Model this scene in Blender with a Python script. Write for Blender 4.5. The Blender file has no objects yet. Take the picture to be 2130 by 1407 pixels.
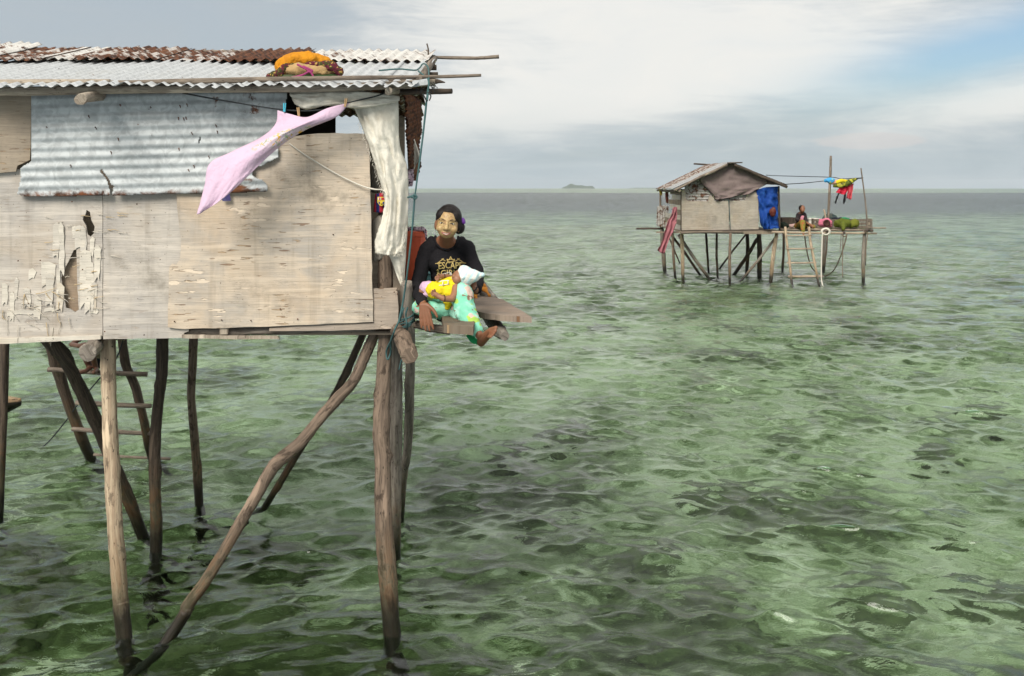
import bpy, bmesh, math, random
import numpy as np
from mathutils import Vector, Matrix, Euler
from mathutils.bvhtree import BVHTree
from mathutils.geometry import tessellate_polygon

scene = bpy.context.scene
C = scene.collection
rng = random.Random(7)

# ---------------------------------------------------------------- camera
# level camera with the lens shifted (the posts and walls stand upright in the photograph)
F = 2000.0            # focal length in pixels of the 2130 px wide photograph
H = 2.68              # height of the lens over the water
CX, HY = 1065.0, 392.0
cam_d = bpy.data.cameras.new('camera')
cam = bpy.data.objects.new('camera', cam_d)
C.objects.link(cam)
cam.location = (0, 0, H)
cam.rotation_euler = (math.radians(90), 0, 0)
cam_d.sensor_width = 36.0
cam_d.lens = 36.0 * F / 2130.0
cam_d.shift_y = -(703.5 - HY) / 2130.0
cam_d.clip_start = 0.1
cam_d.clip_end = 60000
scene.camera = cam
scene.render.resolution_x, scene.render.resolution_y = 1024, 676

# ---------------------------------------------------------------- light
EXPO = 1.2
scene.view_settings.view_transform = 'Standard'
scene.view_settings.look = 'None'
scene.view_settings.exposure = EXPO
scene.view_settings.gamma = 1.0
scene.view_settings.use_curve_mapping = False
SUN_EL, SUN_AZ = math.radians(41), math.radians(202)     # compass: 0 = +Y (into the picture), clockwise
sd = bpy.data.lights.new('sun', 'SUN')
sd.energy = 1.8
sd.angle = math.radians(30)
sd.color = (1.0, 0.95, 0.87)
sun = bpy.data.objects.new('sun', sd)
C.objects.link(sun)
sdir = Vector((math.sin(SUN_AZ) * math.cos(SUN_EL), math.cos(SUN_AZ) * math.cos(SUN_EL), math.sin(SUN_EL)))
sun.rotation_euler = sdir.to_track_quat('Z', 'Y').to_euler()
sun.location = sdir * 50


class NT:
    """small helper to write node trees"""
    def __init__(self, tree):
        self.t = tree
        self.t.nodes.clear()

    def n(self, typ, **kw):
        nd = self.t.nodes.new(typ)
        for k, v in kw.items():
            if k.startswith('i_'):
                k2 = k[2:]
                sock = nd.inputs[int(k2)] if k2.isdigit() else nd.inputs[k2.replace('_', ' ')]
                self.put(sock, v)
            else:
                setattr(nd, k, v)
        return nd

    def put(self, sock, v):
        if isinstance(v, bpy.types.NodeSocket):
            self.t.links.new(v, sock)
        elif isinstance(v, bpy.types.Node):
            self.t.links.new(v.outputs[0], sock)
        else:
            if isinstance(v, tuple) and len(v) == 3 and sock.type == 'RGBA':
                v = v + (1,)
            sock.default_value = v

    def math(self, op, a, b=0.0, c=None, clamp=False):
        nd = self.t.nodes.new('ShaderNodeMath')
        nd.operation = op
        nd.use_clamp = clamp
        self.put(nd.inputs[0], a)
        self.put(nd.inputs[1], b)
        if c is not None:
            self.put(nd.inputs[2], c)
        return nd.outputs[0]

    def mix(self, f, a, b, blend='MIX'):
        nd = self.t.nodes.new('ShaderNodeMix')
        nd.data_type = 'RGBA'
        nd.blend_type = blend
        self.put(nd.inputs[0], f)
        self.put(nd.inputs[6], a)
        self.put(nd.inputs[7], b)
        return nd.outputs[2]

    def ramp(self, f, stops, interp='LINEAR'):
        nd = self.t.nodes.new('ShaderNodeValToRGB')
        nd.color_ramp.interpolation = interp
        el = nd.color_ramp.elements
        while len(el) < len(stops):
            el.new(0.5)
        for e, (p, c) in zip(el, stops):
            e.position = p
            if not isinstance(c, tuple):
                c = (c, c, c)
            e.color = c + (1,) if len(c) == 3 else c
        self.put(nd.inputs[0], f)
        return nd.outputs[0]

    def step(self, f, lo, hi):
        nd = self.t.nodes.new('ShaderNodeMapRange')
        nd.interpolation_type = 'SMOOTHSTEP'
        self.put(nd.inputs[0], f)
        nd.inputs[1].default_value = lo
        nd.inputs[2].default_value = hi
        return nd.outputs[0]

    def noise(self, vec, scale, detail=4.0, rough=0.55, distortion=0.0, typ=None):
        nd = self.t.nodes.new('ShaderNodeTexNoise')
        if typ:
            nd.noise_type = typ
        self.put(nd.inputs['Vector'], vec)
        nd.inputs['Scale'].default_value = scale
        nd.inputs['Detail'].default_value = detail
        nd.inputs['Roughness'].default_value = rough
        nd.inputs['Distortion'].default_value = distortion
        return nd.outputs[0]

    def mapping(self, vec, scale=(1, 1, 1), loc=(0, 0, 0), rot=(0, 0, 0)):
        nd = self.t.nodes.new('ShaderNodeMapping')
        self.put(nd.inputs['Vector'], vec)
        nd.inputs['Scale'].default_value = scale
        nd.inputs['Location'].default_value = loc
        nd.inputs['Rotation'].default_value = rot
        return nd.outputs[0]

    def sep(self, vec):
        nd = self.t.nodes.new('ShaderNodeSeparateXYZ')
        self.put(nd.inputs[0], vec)
        return nd.outputs

    def comb(self, x, y, z):
        nd = self.t.nodes.new('ShaderNodeCombineXYZ')
        for s, v in zip(nd.inputs, (x, y, z)):
            self.put(s, v)
        return nd.outputs[0]


# ---------------------------------------------------------------- sky
world = bpy.data.worlds.new('World')
scene.world = world
world.use_nodes = True
w = NT(world.node_tree)
tc = w.n('ShaderNodeTexCoord').outputs['Generated']
dx, dy, dz = w.sep(tc)
sky = w.n('ShaderNodeTexSky', sky_type='NISHITA', sun_disc=False, sun_elevation=SUN_EL,
          sun_rotation=SUN_AZ, air_density=1.0, dust_density=2.0, ozone_density=1.5).outputs[0]
az = w.math('ARCTAN2', dx, dy)                 # 0 in the viewing direction, right positive
el = w.math('ARCSINE', w.math('MAXIMUM', dz, 0.0))
# cloud layer: drawn on the directions themselves, streaks flattened towards the horizon
cp = w.mapping(tc, (1.0, 1.0, 3.2), rot=(0, 0.16, 0))
n_big = w.noise(cp, 2.1, 3.0, 0.5, 0.5)
n_fin = w.noise(cp, 6.5, 8.0, 0.58, 0.9)
n_wsp = w.noise(w.mapping(tc, (1.0, 1.0, 8.5), rot=(0, 0.30, 0)), 9.0, 10.0, 0.62, 1.1)


def blob(a0, e0, sa, se, tilt):
    """soft elongated cloud bank centred on a direction"""
    da = w.math('SUBTRACT', az, a0)
    de = w.math('SUBTRACT', el, e0)
    ct, st = math.cos(tilt), math.sin(tilt)
    p = w.math('ADD', w.math('MULTIPLY', da, ct), w.math('MULTIPLY', de, st))
    q = w.math('SUBTRACT', w.math('MULTIPLY', de, ct), w.math('MULTIPLY', da, st))
    p = w.math('DIVIDE', p, sa)
    q = w.math('DIVIDE', q, se)
    d = w.math('ADD', w.math('MULTIPLY', p, p), w.math('MULTIPLY', q, q))
    return w.math('EXPONENT', w.math('MULTIPLY', d, -1.0))


warp = w.math('MULTIPLY', w.math('SUBTRACT', n_fin, 0.5), 1.0)
band = w.math('ADD', blob(0.16, 0.115, 0.26, 0.048, 0.17), w.math('MULTIPLY', blob(0.12, 0.215, 0.30, 0.075, 0.22), 1.0))
band = w.math('ADD', band, w.math('MULTIPLY', blob(0.50, 0.085, 0.14, 0.02, 0.18), 0.9))
band = w.math('ADD', band, w.math('MULTIPLY', blob(-0.02, 0.075, 0.16, 0.022, 0.2), 0.45))
hole = blob(0.47, 0.132, 0.19, 0.032, 0.25)
grey = blob(-0.42, 0.17, 0.42, 0.16, 0.1)
cover = w.math('ADD', w.math('MULTIPLY', n_big, 0.75), 0.12)
cover = w.math('ADD', cover, w.math('MULTIPLY', band, 0.55))
cover = w.math('ADD', cover, w.math('MULTIPLY', warp, 0.62))
cover = w.math('ADD', cover, w.math('MULTIPLY', w.math('SUBTRACT', n_wsp, 0.5), 0.55))
cover = w.math('SUBTRACT', cover, w.math('MULTIPLY', grey, 0.42))
cover = w.math('ADD', cover, w.math('MULTIPLY', w.step(el, 0.17, 0.40), 0.38))      # a white cloud deck overhead
bright = w.step(cover, 0.30, 0.92)
thick = w.math('SUBTRACT', w.math('ADD', 0.97, w.math('MULTIPLY', warp, 0.35)), w.math('MULTIPLY', hole, 1.05), clamp=True)
thick = w.math('MULTIPLY', thick, w.step(n_big, 0.10, 0.40))
k = 1.0 / (2 ** EXPO)
cloud = w.mix(bright, (0.47 * k, 0.53 * k, 0.575 * k), (0.88 * k, 0.875 * k, 0.84 * k))
low = w.math('SUBTRACT', 1.0, w.step(el, 0.0, 0.10))
cloud = w.mix(w.math('MULTIPLY', low, 0.75), cloud, (0.47 * k, 0.555 * k, 0.59 * k))
# a small cumulus low on the right
puff = w.math('MULTIPLY', w.step(w.math('ADD', blob(0.355, 0.046, 0.058, 0.009, 0.0), w.math('MULTIPLY', warp, 0.9)), 0.42, 0.6), 0.55)
cloud = w.mix(puff, cloud, (0.70 * k, 0.66 * k, 0.64 * k))
skyb = w.mix(1.0, sky, (0.050, 0.053, 0.054), 'MULTIPLY')
col = w.mix(thick, skyb, cloud)
bg = w.n('ShaderNodeBackground', i_Color=col, i_Strength=1.0)
w.n('ShaderNodeOutputWorld', i_Surface=bg.outputs[0])

scene.render.engine = 'CYCLES'
scene.cycles.use_denoising = True
scene.cycles.max_bounces = 7
scene.cycles.diffuse_bounces = 2
scene.cycles.glossy_bounces = 3
scene.cycles.transmission_bounces = 4
scene.cycles.caustics_refractive = True
scene.cycles.caustics_reflective = False
scene.cycles.blur_glossy = 1.0
scene.cycles.sample_clamp_indirect = 6.0


# ---------------------------------------------------------------- helpers
def P(px, py, D):
    """the point at distance D (metres into the picture) seen at a pixel of the photograph"""
    return Vector(((px - CX) * D / F, D, H + (HY - py) * D / F))


def DW(py):
    """distance of the waterline seen at pixel row py"""
    return H * F / (py - HY)


def material(name):
    m = bpy.data.materials.new(name)
    m.use_nodes = True
    return m, NT(m.node_tree)


def finish(nt, color, rough=0.8, bump=None, bump_d=0.01, bump_s=1.0, metallic=0.0, spec=0.3, **kw):
    b = nt.n('ShaderNodeBsdfPrincipled')
    nt.put(b.inputs['Base Color'], color)
    nt.put(b.inputs['Roughness'], rough)
    nt.put(b.inputs['Metallic'], metallic)
    nt.put(b.inputs['Specular IOR Level'], spec)
    for k_, v in kw.items():
        nt.put(b.inputs[k_.replace('_', ' ')], v)
    if bump is not None:
        bn = nt.n('ShaderNodeBump', i_Strength=bump_s, i_Distance=bump_d, i_Height=bump)
        nt.put(b.inputs['Normal'], bn.outputs[0])
    nt.n('ShaderNodeOutputMaterial', i_Surface=b.outputs[0])
    return b


def link(name, me, mat=None, parent=None):
    o = bpy.data.objects.new(name, me)
    C.objects.link(o)
    if mat is not None and me is not None and len(me.materials) == 0:
        me.materials.append(mat)
    if parent is not None:
        o.parent = parent
        o.matrix_parent_inverse = parent.matrix_world.inverted()
    return o


def mesh(name, verts, faces, mat=None, parent=None, smooth=False):
    me = bpy.data.meshes.new(name)
    me.from_pydata([tuple(v) for v in verts], [], faces)
    if smooth:
        me.polygons.foreach_set('use_smooth', [True] * len(me.polygons))
    me.update()
    return link(name, me, mat, parent)


def thing(name, label, cat, loc=(0, 0, 0), group=None):
    o = bpy.data.objects.new(name, None)
    C.objects.link(o)
    o.location = loc
    o.empty_display_size = 0.2
    o.matrix_world = Matrix.Translation(Vector(loc))
    return tag(o, label, cat, group)


def tag(o, label, cat, group=None):
    o['label'] = label
    o['category'] = cat
    if group:
        o['group'] = group
    return o


def structure(o):
    o['kind'] = 'structure'
    return o
# ---------------------------------------------------------------- the sea
def lod_grid(a0, a1, na, rings):
    """sector of the plane around the viewing place, finer near than far"""
    a = np.linspace(a0, a1, na)
    r = np.array(rings)
    A, R = np.meshgrid(a, r)
    return R * np.sin(A), R * np.cos(A), R


def grid_mesh(name, X, Y, Z, mat):
    nr, nc = X.shape
    co = np.stack([X, Y, Z], -1).reshape(-1, 3).astype(np.float32)
    i = np.arange(nr * nc).reshape(nr, nc)
    q = np.stack([i[:-1, :-1], i[:-1, 1:], i[1:, 1:], i[1:, :-1]], -1).reshape(-1, 4).astype(np.int32)
    me = bpy.data.meshes.new(name)
    me.vertices.add(len(co))
    me.vertices.foreach_set('co', co.ravel())
    me.loops.add(q.size)
    me.loops.foreach_set('vertex_index', q.ravel())
    me.polygons.add(len(q))
    me.polygons.foreach_set('loop_start', np.arange(0, q.size, 4, dtype=np.int32))
    me.polygons.foreach_set('use_smooth', np.ones(len(q), dtype=bool))
    me.update()
    me.validate()
    return link(name, me, mat)


def fbm2(x, y, seed, octaves=5, gain=0.5):
    """cheap value noise on arrays"""
    rs = np.random.RandomState(seed)
    tab = rs.rand(256, 256)
    out = np.zeros_like(x)
    amp = 1.0
    tot = 0.0
    for o_ in range(octaves):
        f_ = 2.0 ** o_
        xx, yy = x * f_ + 17.3 * o_, y * f_ + 9.1 * o_
        xi, yi = np.floor(xx).astype(int), np.floor(yy).astype(int)
        u, v = xx - xi, yy - yi
        u, v = u * u * (3 - 2 * u), v * v * (3 - 2 * v)
        a_ = tab[xi % 256, yi % 256]
        b_ = tab[(xi + 1) % 256, yi % 256]
        c_ = tab[xi % 256, (yi + 1) % 256]
        d_ = tab[(xi + 1) % 256, (yi + 1) % 256]
        out += amp * ((a_ * (1 - u) + b_ * u) * (1 - v) + (c_ * (1 - u) + d_ * u) * v)
        tot += amp
        amp *= gain
    return out / tot


rings = [4.3]
while rings[-1] < 70:
    rings.append(rings[-1] * 1.0030)
while rings[-1] < 13000:
    rings.append(rings[-1] * 1.03)
NA = 840
X, Y, R = lod_grid(-0.72, 0.72, NA, rings)
cell = np.maximum(R * 1.44 / NA, np.gradient(R, axis=0))
Z = np.zeros_like(X)
OX, OY = np.zeros_like(X), np.zeros_like(X)
rs = np.random.RandomState(11)
# two wave trains crossing at a shallow angle; the right-hand one is stronger towards the open sea
gA = 0.45 + 1.1 * fbm2(X * 0.20 + 5, Y * 0.13 + 3, 3, 3)
gB = 0.45 + 1.1 * fbm2(X * 0.17 + 55, Y * 0.15 + 13, 4, 3)
wA = 1.0 / (1.0 + np.exp(-(X + 0.4 - 0.08 * Y) * 1.1))
trains = [(-112, 0.30, 0.076, gA * (0.35 + 0.75 * wA), 56), (-71, 0.34, 0.074, gB * (1.1 - 0.6 * wA), 56), (-92, 0.9, 0.020, gA, 30)]
for (deg, spread, s0, env, NW) in trains:
    lam = np.exp(np.linspace(math.log(0.085), math.log(1.7), NW)) * (1 + 0.05 * rs.randn(NW))
    for L in lam:
        kk = 2 * math.pi / L
        th = math.radians(deg) + rs.randn() * spread
        slope = s0 * math.exp(-0.5 * ((math.log(L) - math.log(0.29)) / 0.85) ** 2)
        A = slope / kk * (0.5 + rs.rand())
        ph = kk * (X * math.cos(th) + Y * math.sin(th)) + rs.rand() * 6.283
        fade = np.clip((L / cell - 2.2) / 2.5, 0, 1) * A * env
        Z += fade * np.cos(ph)
        OX -= fade * math.cos(th) * np.sin(ph) * 1.0
        OY -= fade * math.sin(th) * np.sin(ph) * 1.0

m_water, t = material('sea_water')
pos = t.n('ShaderNodeNewGeometry').outputs['Position']
rip1 = t.noise(t.mapping(pos, (5.0, 9.0, 5.0), rot=(0, 0, 0.12)), 1.0, 4.0, 0.6, 0.4)
rip2 = t.noise(t.mapping(pos, (0.55, 1.5, 1.0), rot=(0, 0, -0.1)), 1.0, 5.0, 0.62, 0.3)
far_ = t.step(t.sep(pos)[1], 12.0, 45.0)          # farther out the wavelets are too small for the mesh
hgt = t.math('ADD', t.math('MULTIPLY', rip1, t.math('ADD', 0.0095, t.math('MULTIPLY', far_, 0.022))), t.math('MULTIPLY', rip2, t.math('ADD', 0.012, t.math('MULTIPLY', far_, 0.24))))
bmp = t.n('ShaderNodeBump', i_Strength=1.0, i_Distance=1.0, i_Height=hgt)
# far out the chop is finer than any relief can show: tilt the facets themselves, steeper on the lee side facing -Y
nf = t.n('ShaderNodeTexNoise', i_Vector=t.mapping(pos, (0.9, 0.5, 1.0)), i_Scale=1.0, i_Detail=3.0)
tilt = t.n('ShaderNodeVectorMath', operation='SUBTRACT', i_0=nf.outputs['Color'], i_1=(0.5, 0.68, 0.5)).outputs[0]
far2 = t.math('MULTIPLY', t.step(t.sep(pos)[1], 50.0, 200.0), 0.75)
tv_ = t.n('ShaderNodeVectorMath', operation='SCALE', i_0=tilt)
t.put(tv_.inputs['Scale'], far2)
nsum = t.n('ShaderNodeVectorMath', operation='ADD', i_0=bmp.outputs[0], i_1=tv_.outputs[0]).outputs[0]
nrm = t.n('ShaderNodeVectorMath', operation='NORMALIZE', i_0=nsum).outputs[0]
fres = t.n('ShaderNodeFresnel', i_IOR=1.33, i_Normal=nrm)
refr = t.n('ShaderNodeBsdfRefraction', i_Color=(0.83, 0.975, 0.85), i_Roughness=0.0, i_IOR=1.33, i_Normal=nrm)
glos = t.n('ShaderNodeBsdfGlossy', i_Color=(1, 1, 1), i_Roughness=0.02, i_Normal=nrm)
mx = t.n('ShaderNodeMixShader', i_0=fres.outputs[0], i_1=refr.outputs[0], i_2=glos.outputs[0])
t.n('ShaderNodeOutputMaterial', i_Surface=mx.outputs[0])
structure(grid_mesh('sea', X + OX, Y + OY, Z, m_water))

# sea bed: a reef flat about a metre down, falling off into a deeper channel far out
ringb = [2.6]
while ringb[-1] < 70:
    ringb.append(ringb[-1] * 1.008)
while ringb[-1] < 13000:
    ringb.append(ringb[-1] * 1.06)
X, Y, R = lod_grid(-0.95, 0.95, 420, ringb)
hump = fbm2(X * 0.9 + 40, Y * 0.9 + 11, 8, 5, 0.55)
big = fbm2(X * 0.16 + 7, Y * 0.16 + 2, 21, 3)
Zb = -1.15 + 0.45 * (hump - 0.5) + 0.45 * (big - 0.5)
Zb = np.minimum(Zb, -0.55)
m_bed, t = material('reef_sand')
pos = t.n('ShaderNodeNewGeometry').outputs['Position']
flat = t.mapping(pos, (1, 1, 0.6))
n1 = t.noise(flat, 0.55, 6.0, 0.62, 0.5)
n2 = t.noise(flat, 1.9, 7.0, 0.68, 0.8)
n3 = t.noise(flat, 14.0, 4.0, 0.6)
mixn = t.math('ADD', t.math('MULTIPLY', n1, 0.55), t.math('MULTIPLY', n2, 0.45))
px_, py_, pz_ = t.sep(pos)
# open sand begins some eight metres out; nearer and left, dark reef plus the hut's shade painted in; a dark weedy channel lies far off, and a pale bank beyond it
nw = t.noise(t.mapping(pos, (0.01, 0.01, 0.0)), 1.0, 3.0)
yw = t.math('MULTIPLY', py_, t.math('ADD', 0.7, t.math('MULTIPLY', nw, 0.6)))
sand_unshaded = t.step(t.math('ADD', py_, t.math('MULTIPLY', px_, 0.35)), 5.0, 9.0)
mixn = t.math('ADD', t.math('SUBTRACT', mixn, 0.045), t.math('MULTIPLY', sand_unshaded, 0.138))
chan = t.math('SUBTRACT', t.step(yw, 70.0, 170.0), t.step(yw, 480.0, 600.0))
mixn = t.math('SUBTRACT', mixn, t.math('MULTIPLY', chan, 0.30))
bank = t.step(yw, 480.0, 600.0)
mixn = t.math('ADD', mixn, t.math('MULTIPLY', bank, 0.03))
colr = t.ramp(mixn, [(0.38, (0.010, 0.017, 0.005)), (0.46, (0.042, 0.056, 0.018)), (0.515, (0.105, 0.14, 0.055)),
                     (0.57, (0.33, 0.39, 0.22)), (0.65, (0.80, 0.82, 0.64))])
n4 = t.noise(flat, 5.0, 5.0, 0.6, 0.7)
colr = t.mix(t.math('MULTIPLY', t.step(n4, 0.53, 0.60), 0.55), colr, t.mix(0.6, colr, (0.045, 0.05, 0.02)))
colr = t.mix(t.math('MULTIPLY', t.step(n3, 0.40, 0.62), 0.45), t.mix(0.45, colr, (0.05, 0.06, 0.025)), colr)
patch = t.math('MULTIPLY', t.step(t.noise(t.mapping(flat, loc=(7, 3, 0)), 1.3, 6.0, 0.6, 0.9), 0.62, 0.68), t.math('SUBTRACT', 1.0, chan))
colr = t.mix(t.math('MULTIPLY', patch, 0.85), colr, (0.66, 0.68, 0.52))
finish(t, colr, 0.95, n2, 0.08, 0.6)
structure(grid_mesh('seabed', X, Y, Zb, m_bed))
# ---------------------------------------------------------------- modelling kit
def catmull(pts, n):
    """smooth a list of tuples"""
    p = [np.array(q, dtype=float) for q in pts]
    p = [2 * p[0] - p[1]] + p + [2 * p[-1] - p[-2]]
    out = []
    for i in range(1, len(p) - 2):
        a_, b_, c_, d_ = p[i - 1:i + 3]
        for j in range(n):
            s_ = j / n
            out.append(0.5 * (2 * b_ + (c_ - a_) * s_ + (2 * a_ - 5 * b_ + 4 * c_ - d_) * s_ ** 2 + (3 * b_ - a_ - 3 * c_ + d_) * s_ ** 3))
    out.append(p[-2])
    return out


def tube(name, pts, mat, parent=None, sides=12, smooth_n=5, rough=0.07, knots=0, seed=None, cap=True):
    """round stick through (x, y, z, radius) points; UV in metres, v along the stick"""
    r_ = random.Random(seed if seed is not None else rng.random())
    P4 = catmull(pts, smooth_n) if len(pts) > 2 and smooth_n > 1 else [np.array(q, float) for q in pts]
    if len(pts) == 2 and smooth_n > 1:
        P4 = [P4[0] + (P4[1] - P4[0]) * k_ / 8 for k_ in range(9)]
    n = len(P4)
    kn = [(r_.uniform(0.05, 0.95) * (n - 1), r_.uniform(0, 6.28), r_.uniform(0.18, 0.42)) for _ in range(knots)]
    verts, uvs = [], []
    L = 0.0
    prev = None
    up = None
    for i in range(n):
        c = Vector(P4[i][:3])
        a_ = Vector(P4[min(i + 1, n - 1)][:3]) - Vector(P4[max(i - 1, 0)][:3])
        a_.normalize()
        if up is None:
            up = Vector((0, 1, 0)) if abs(a_.y) < 0.8 else Vector((0, 0, 1))
        sx = a_.cross(up).normalized()
        up = sx.cross(a_).normalized()
        if prev is not None:
            L += (c - prev).length
        prev = c
        for k_ in range(sides):
            an = 2 * math.pi * k_ / sides
            f = 1 + rough * (r_.random() - 0.5) * 2 + 0.5 * rough * math.sin(an * 2 + i * 0.35)
            for (ki, ka, ks) in kn:
                f += ks * math.exp(-((i - ki) / 0.8) ** 2) * max(0, math.cos(an - ka)) ** 4
            rad = P4[i][3] * f
            verts.append(c + (sx * math.cos(an) + up * math.sin(an)) * rad)
            uvs.append((an * P4[i][3], L))
    faces = []
    for i in range(n - 1):
        for k_ in range(sides):
            k2 = (k_ + 1) % sides
            faces.append((i * sides + k_, i * sides + k2, (i + 1) * sides + k2, (i + 1) * sides + k_))
    if cap:
        faces.append(tuple(range(sides))[::-1])
        faces.append(tuple((n - 1) * sides + k_ for k_ in range(sides)))
    me = bpy.data.meshes.new(name)
    me.from_pydata([tuple(v) for v in verts], [], faces)
    uv = me.uv_layers.new(name='UVMap')
    for pl in me.polygons:
        endcap = len(pl.vertices) > 4
        pl.use_smooth = not endcap
        for li in pl.loop_indices:
            u_, v_ = uvs[me.loops[li].vertex_index]
            if not endcap and (me.loops[li].vertex_index % sides) == 0 and any((v2 % sides) == sides - 1 for v2 in pl.vertices):
                u_ = 2 * math.pi * P4[0][3]
            uv.data[li].uv = (u_, v_)
    me.update()
    return link(name, me, mat, parent)


def pole(name, a, b, r0, r1, mat, parent=None, bend=0.0, **kw):
    a, b = Vector(a), Vector(b)
    pts = []
    m = rng
    for i in range(5):
        s_ = i / 4
        q = a.lerp(b, s_)
        if 0 < i < 4:
            q = q + Vector((m.uniform(-1, 1), m.uniform(-1, 1), m.uniform(-1, 1))) * bend
        pts.append((q.x, q.y, q.z, r0 + (r1 - r0) * s_))
    return tube(name, pts, mat, parent, **kw)


def pxpole(name, pts, mat, parent=None, **kw):
    """stick through (px, py, D, radius in photo pixels)"""
    q = []
    for (x, y, D, r) in pts:
        v = P(x, y, D)
        q.append((v.x, v.y, v.z, r * D / F))
    return tube(name, q, mat, parent, **kw)


def jitter_poly(poly, step, amp, rr):
    out = []
    n = len(poly)
    for i in range(n):
        a_, b_ = Vector(poly[i]), Vector(poly[(i + 1) % n])
        L = (b_ - a_).length
        k_ = max(1, int(L / step))
        for j in range(k_):
            q = a_.lerp(b_, j / k_)
            if j:
                q = q + Vector((rr.uniform(-amp, amp), rr.uniform(-amp, amp)))
            out.append(q)
    return out


def plate(name, to3d, poly, thick, mat, parent=None, holes=(), amp=0.0, step=18, seed=1, uvrot=False):
    """flat piece with the outline poly (2D), to3d maps 2D to the front face and gives the normal away from the viewer"""
    rr = random.Random(seed)
    loops = [jitter_poly(poly, step, amp, rr)] + [jitter_poly(h, 8, amp * 0.7, rr) for h in holes]
    tri = tessellate_polygon([[Vector((q.x, q.y, 0)) for q in lp] for lp in loops])
    flat = [q for lp in loops for q in lp]
    front = [to3d(q.x, q.y) for q in flat]
    nrm = (to3d(poly[0][0] + 10, poly[0][1]) - to3d(*poly[0][:2])).cross(to3d(poly[0][0], poly[0][1] + 10) - to3d(*poly[0][:2])).normalized()
    back = [v + nrm * thick for v in front]
    n = len(flat)
    faces = []
    for tr in tri:
        a_, b_, c_ = [front[i] for i in tr]
        if (b_ - a_).cross(c_ - a_).dot(nrm) > 0:
            tr = tr[::-1]
        faces.append(tuple(tr))
        faces.append(tuple(i + n for i in tr[::-1]))
    o0 = 0
    for lp in loops:
        k_ = len(lp)
        for i in range(k_):
            j = (i + 1) % k_
            faces.append((o0 + i, o0 + j, o0 + j + n, o0 + i + n))
        o0 += k_
    me = bpy.data.meshes.new(name)
    me.from_pydata([tuple(v) for v in front + back], [], faces)
    bm = bmesh.new()
    bm.from_mesh(me)
    bmesh.ops.recalc_face_normals(bm, faces=bm.faces)
    uvl = bm.loops.layers.uv.new('UVMap')
    ax = max(range(3), key=lambda k_: abs(nrm[k_]))
    ij = [k_ for k_ in (0, 1, 2) if k_ != ax]
    for f in bm.faces:
        for lp in f.loops:
            q = (lp.vert.co[ij[0]], lp.vert.co[ij[1]])
            lp[uvl].uv = (q[1], q[0]) if uvrot else q
    bm.to_mesh(me)
    bm.free()
    return link(name, me, mat, parent)


def wallpx(D):
    return lambda x, y: P(x, y, D)


def inside(poly, x, y):
    c = False
    n = len(poly)
    j = n - 1
    for i in range(n):
        xi, yi = poly[i]
        xj, yj = poly[j]
        if (yi > y) != (yj > y) and x < (xj - xi) * (y - yi) / (yj - yi) + xi:
            c = not c
        j = i
    return c


def sheet(name, to3d, poly, mat, parent=None, nu=120, nv=60, thick=0.0012, holes=(), uvs=1.0):
    """thin bent sheet: grid over the outline's box, cells outside the outline dropped; to3d gives the bent surface"""
    xs = [p[0] for p in poly]
    ys = [p[1] for p in poly]
    x0, x1, y0, y1 = min(xs), max(xs), min(ys), max(ys)
    keep = {}
    verts, uv, faces = [], [], []

    def vid(i, j):
        if (i, j) not in keep:
            x, y = x0 + (x1 - x0) * i / nu, y0 + (y1 - y0) * j / nv
            keep[(i, j)] = len(verts)
            verts.append(to3d(x, y))
            uv.append((x * uvs, y * uvs))
        return keep[(i, j)]
    for i in range(nu):
        for j in range(nv):
            x, y = x0 + (x1 - x0) * (i + 0.5) / nu, y0 + (y1 - y0) * (j + 0.5) / nv
            if inside(poly, x, y) and not any(inside(h, x, y) for h in holes):
                faces.append((vid(i, j), vid(i + 1, j), vid(i + 1, j + 1), vid(i, j + 1)))
    me = bpy.data.meshes.new(name)
    me.from_pydata([tuple(v) for v in verts], [], faces)
    l = me.uv_layers.new(name='UVMap')
    for lp in me.loops:
        l.data[lp.index].uv = uv[lp.vertex_index]
    me.polygons.foreach_set('use_smooth', [True] * len(me.polygons))
    o = link(name, me, mat, parent)
    s_ = o.modifiers.new('solid', 'SOLIDIFY')
    s_.thickness = thick
    return bake(o)


def bake(o):
    """replace the mesh by its evaluated version"""
    dg = bpy.context.evaluated_depsgraph_get()
    dg.update()
    ev = o.evaluated_get(dg)
    me = bpy.data.meshes.new_from_object(ev, preserve_all_data_layers=True, depsgraph=dg)
    mats = list(o.data.materials)
    old = o.data
    o.modifiers.clear()
    o.data = me
    me.materials.clear()
    for m in mats:
        me.materials.append(m)
    me.name = o.name
    bpy.data.meshes.remove(old)
    return o


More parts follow.
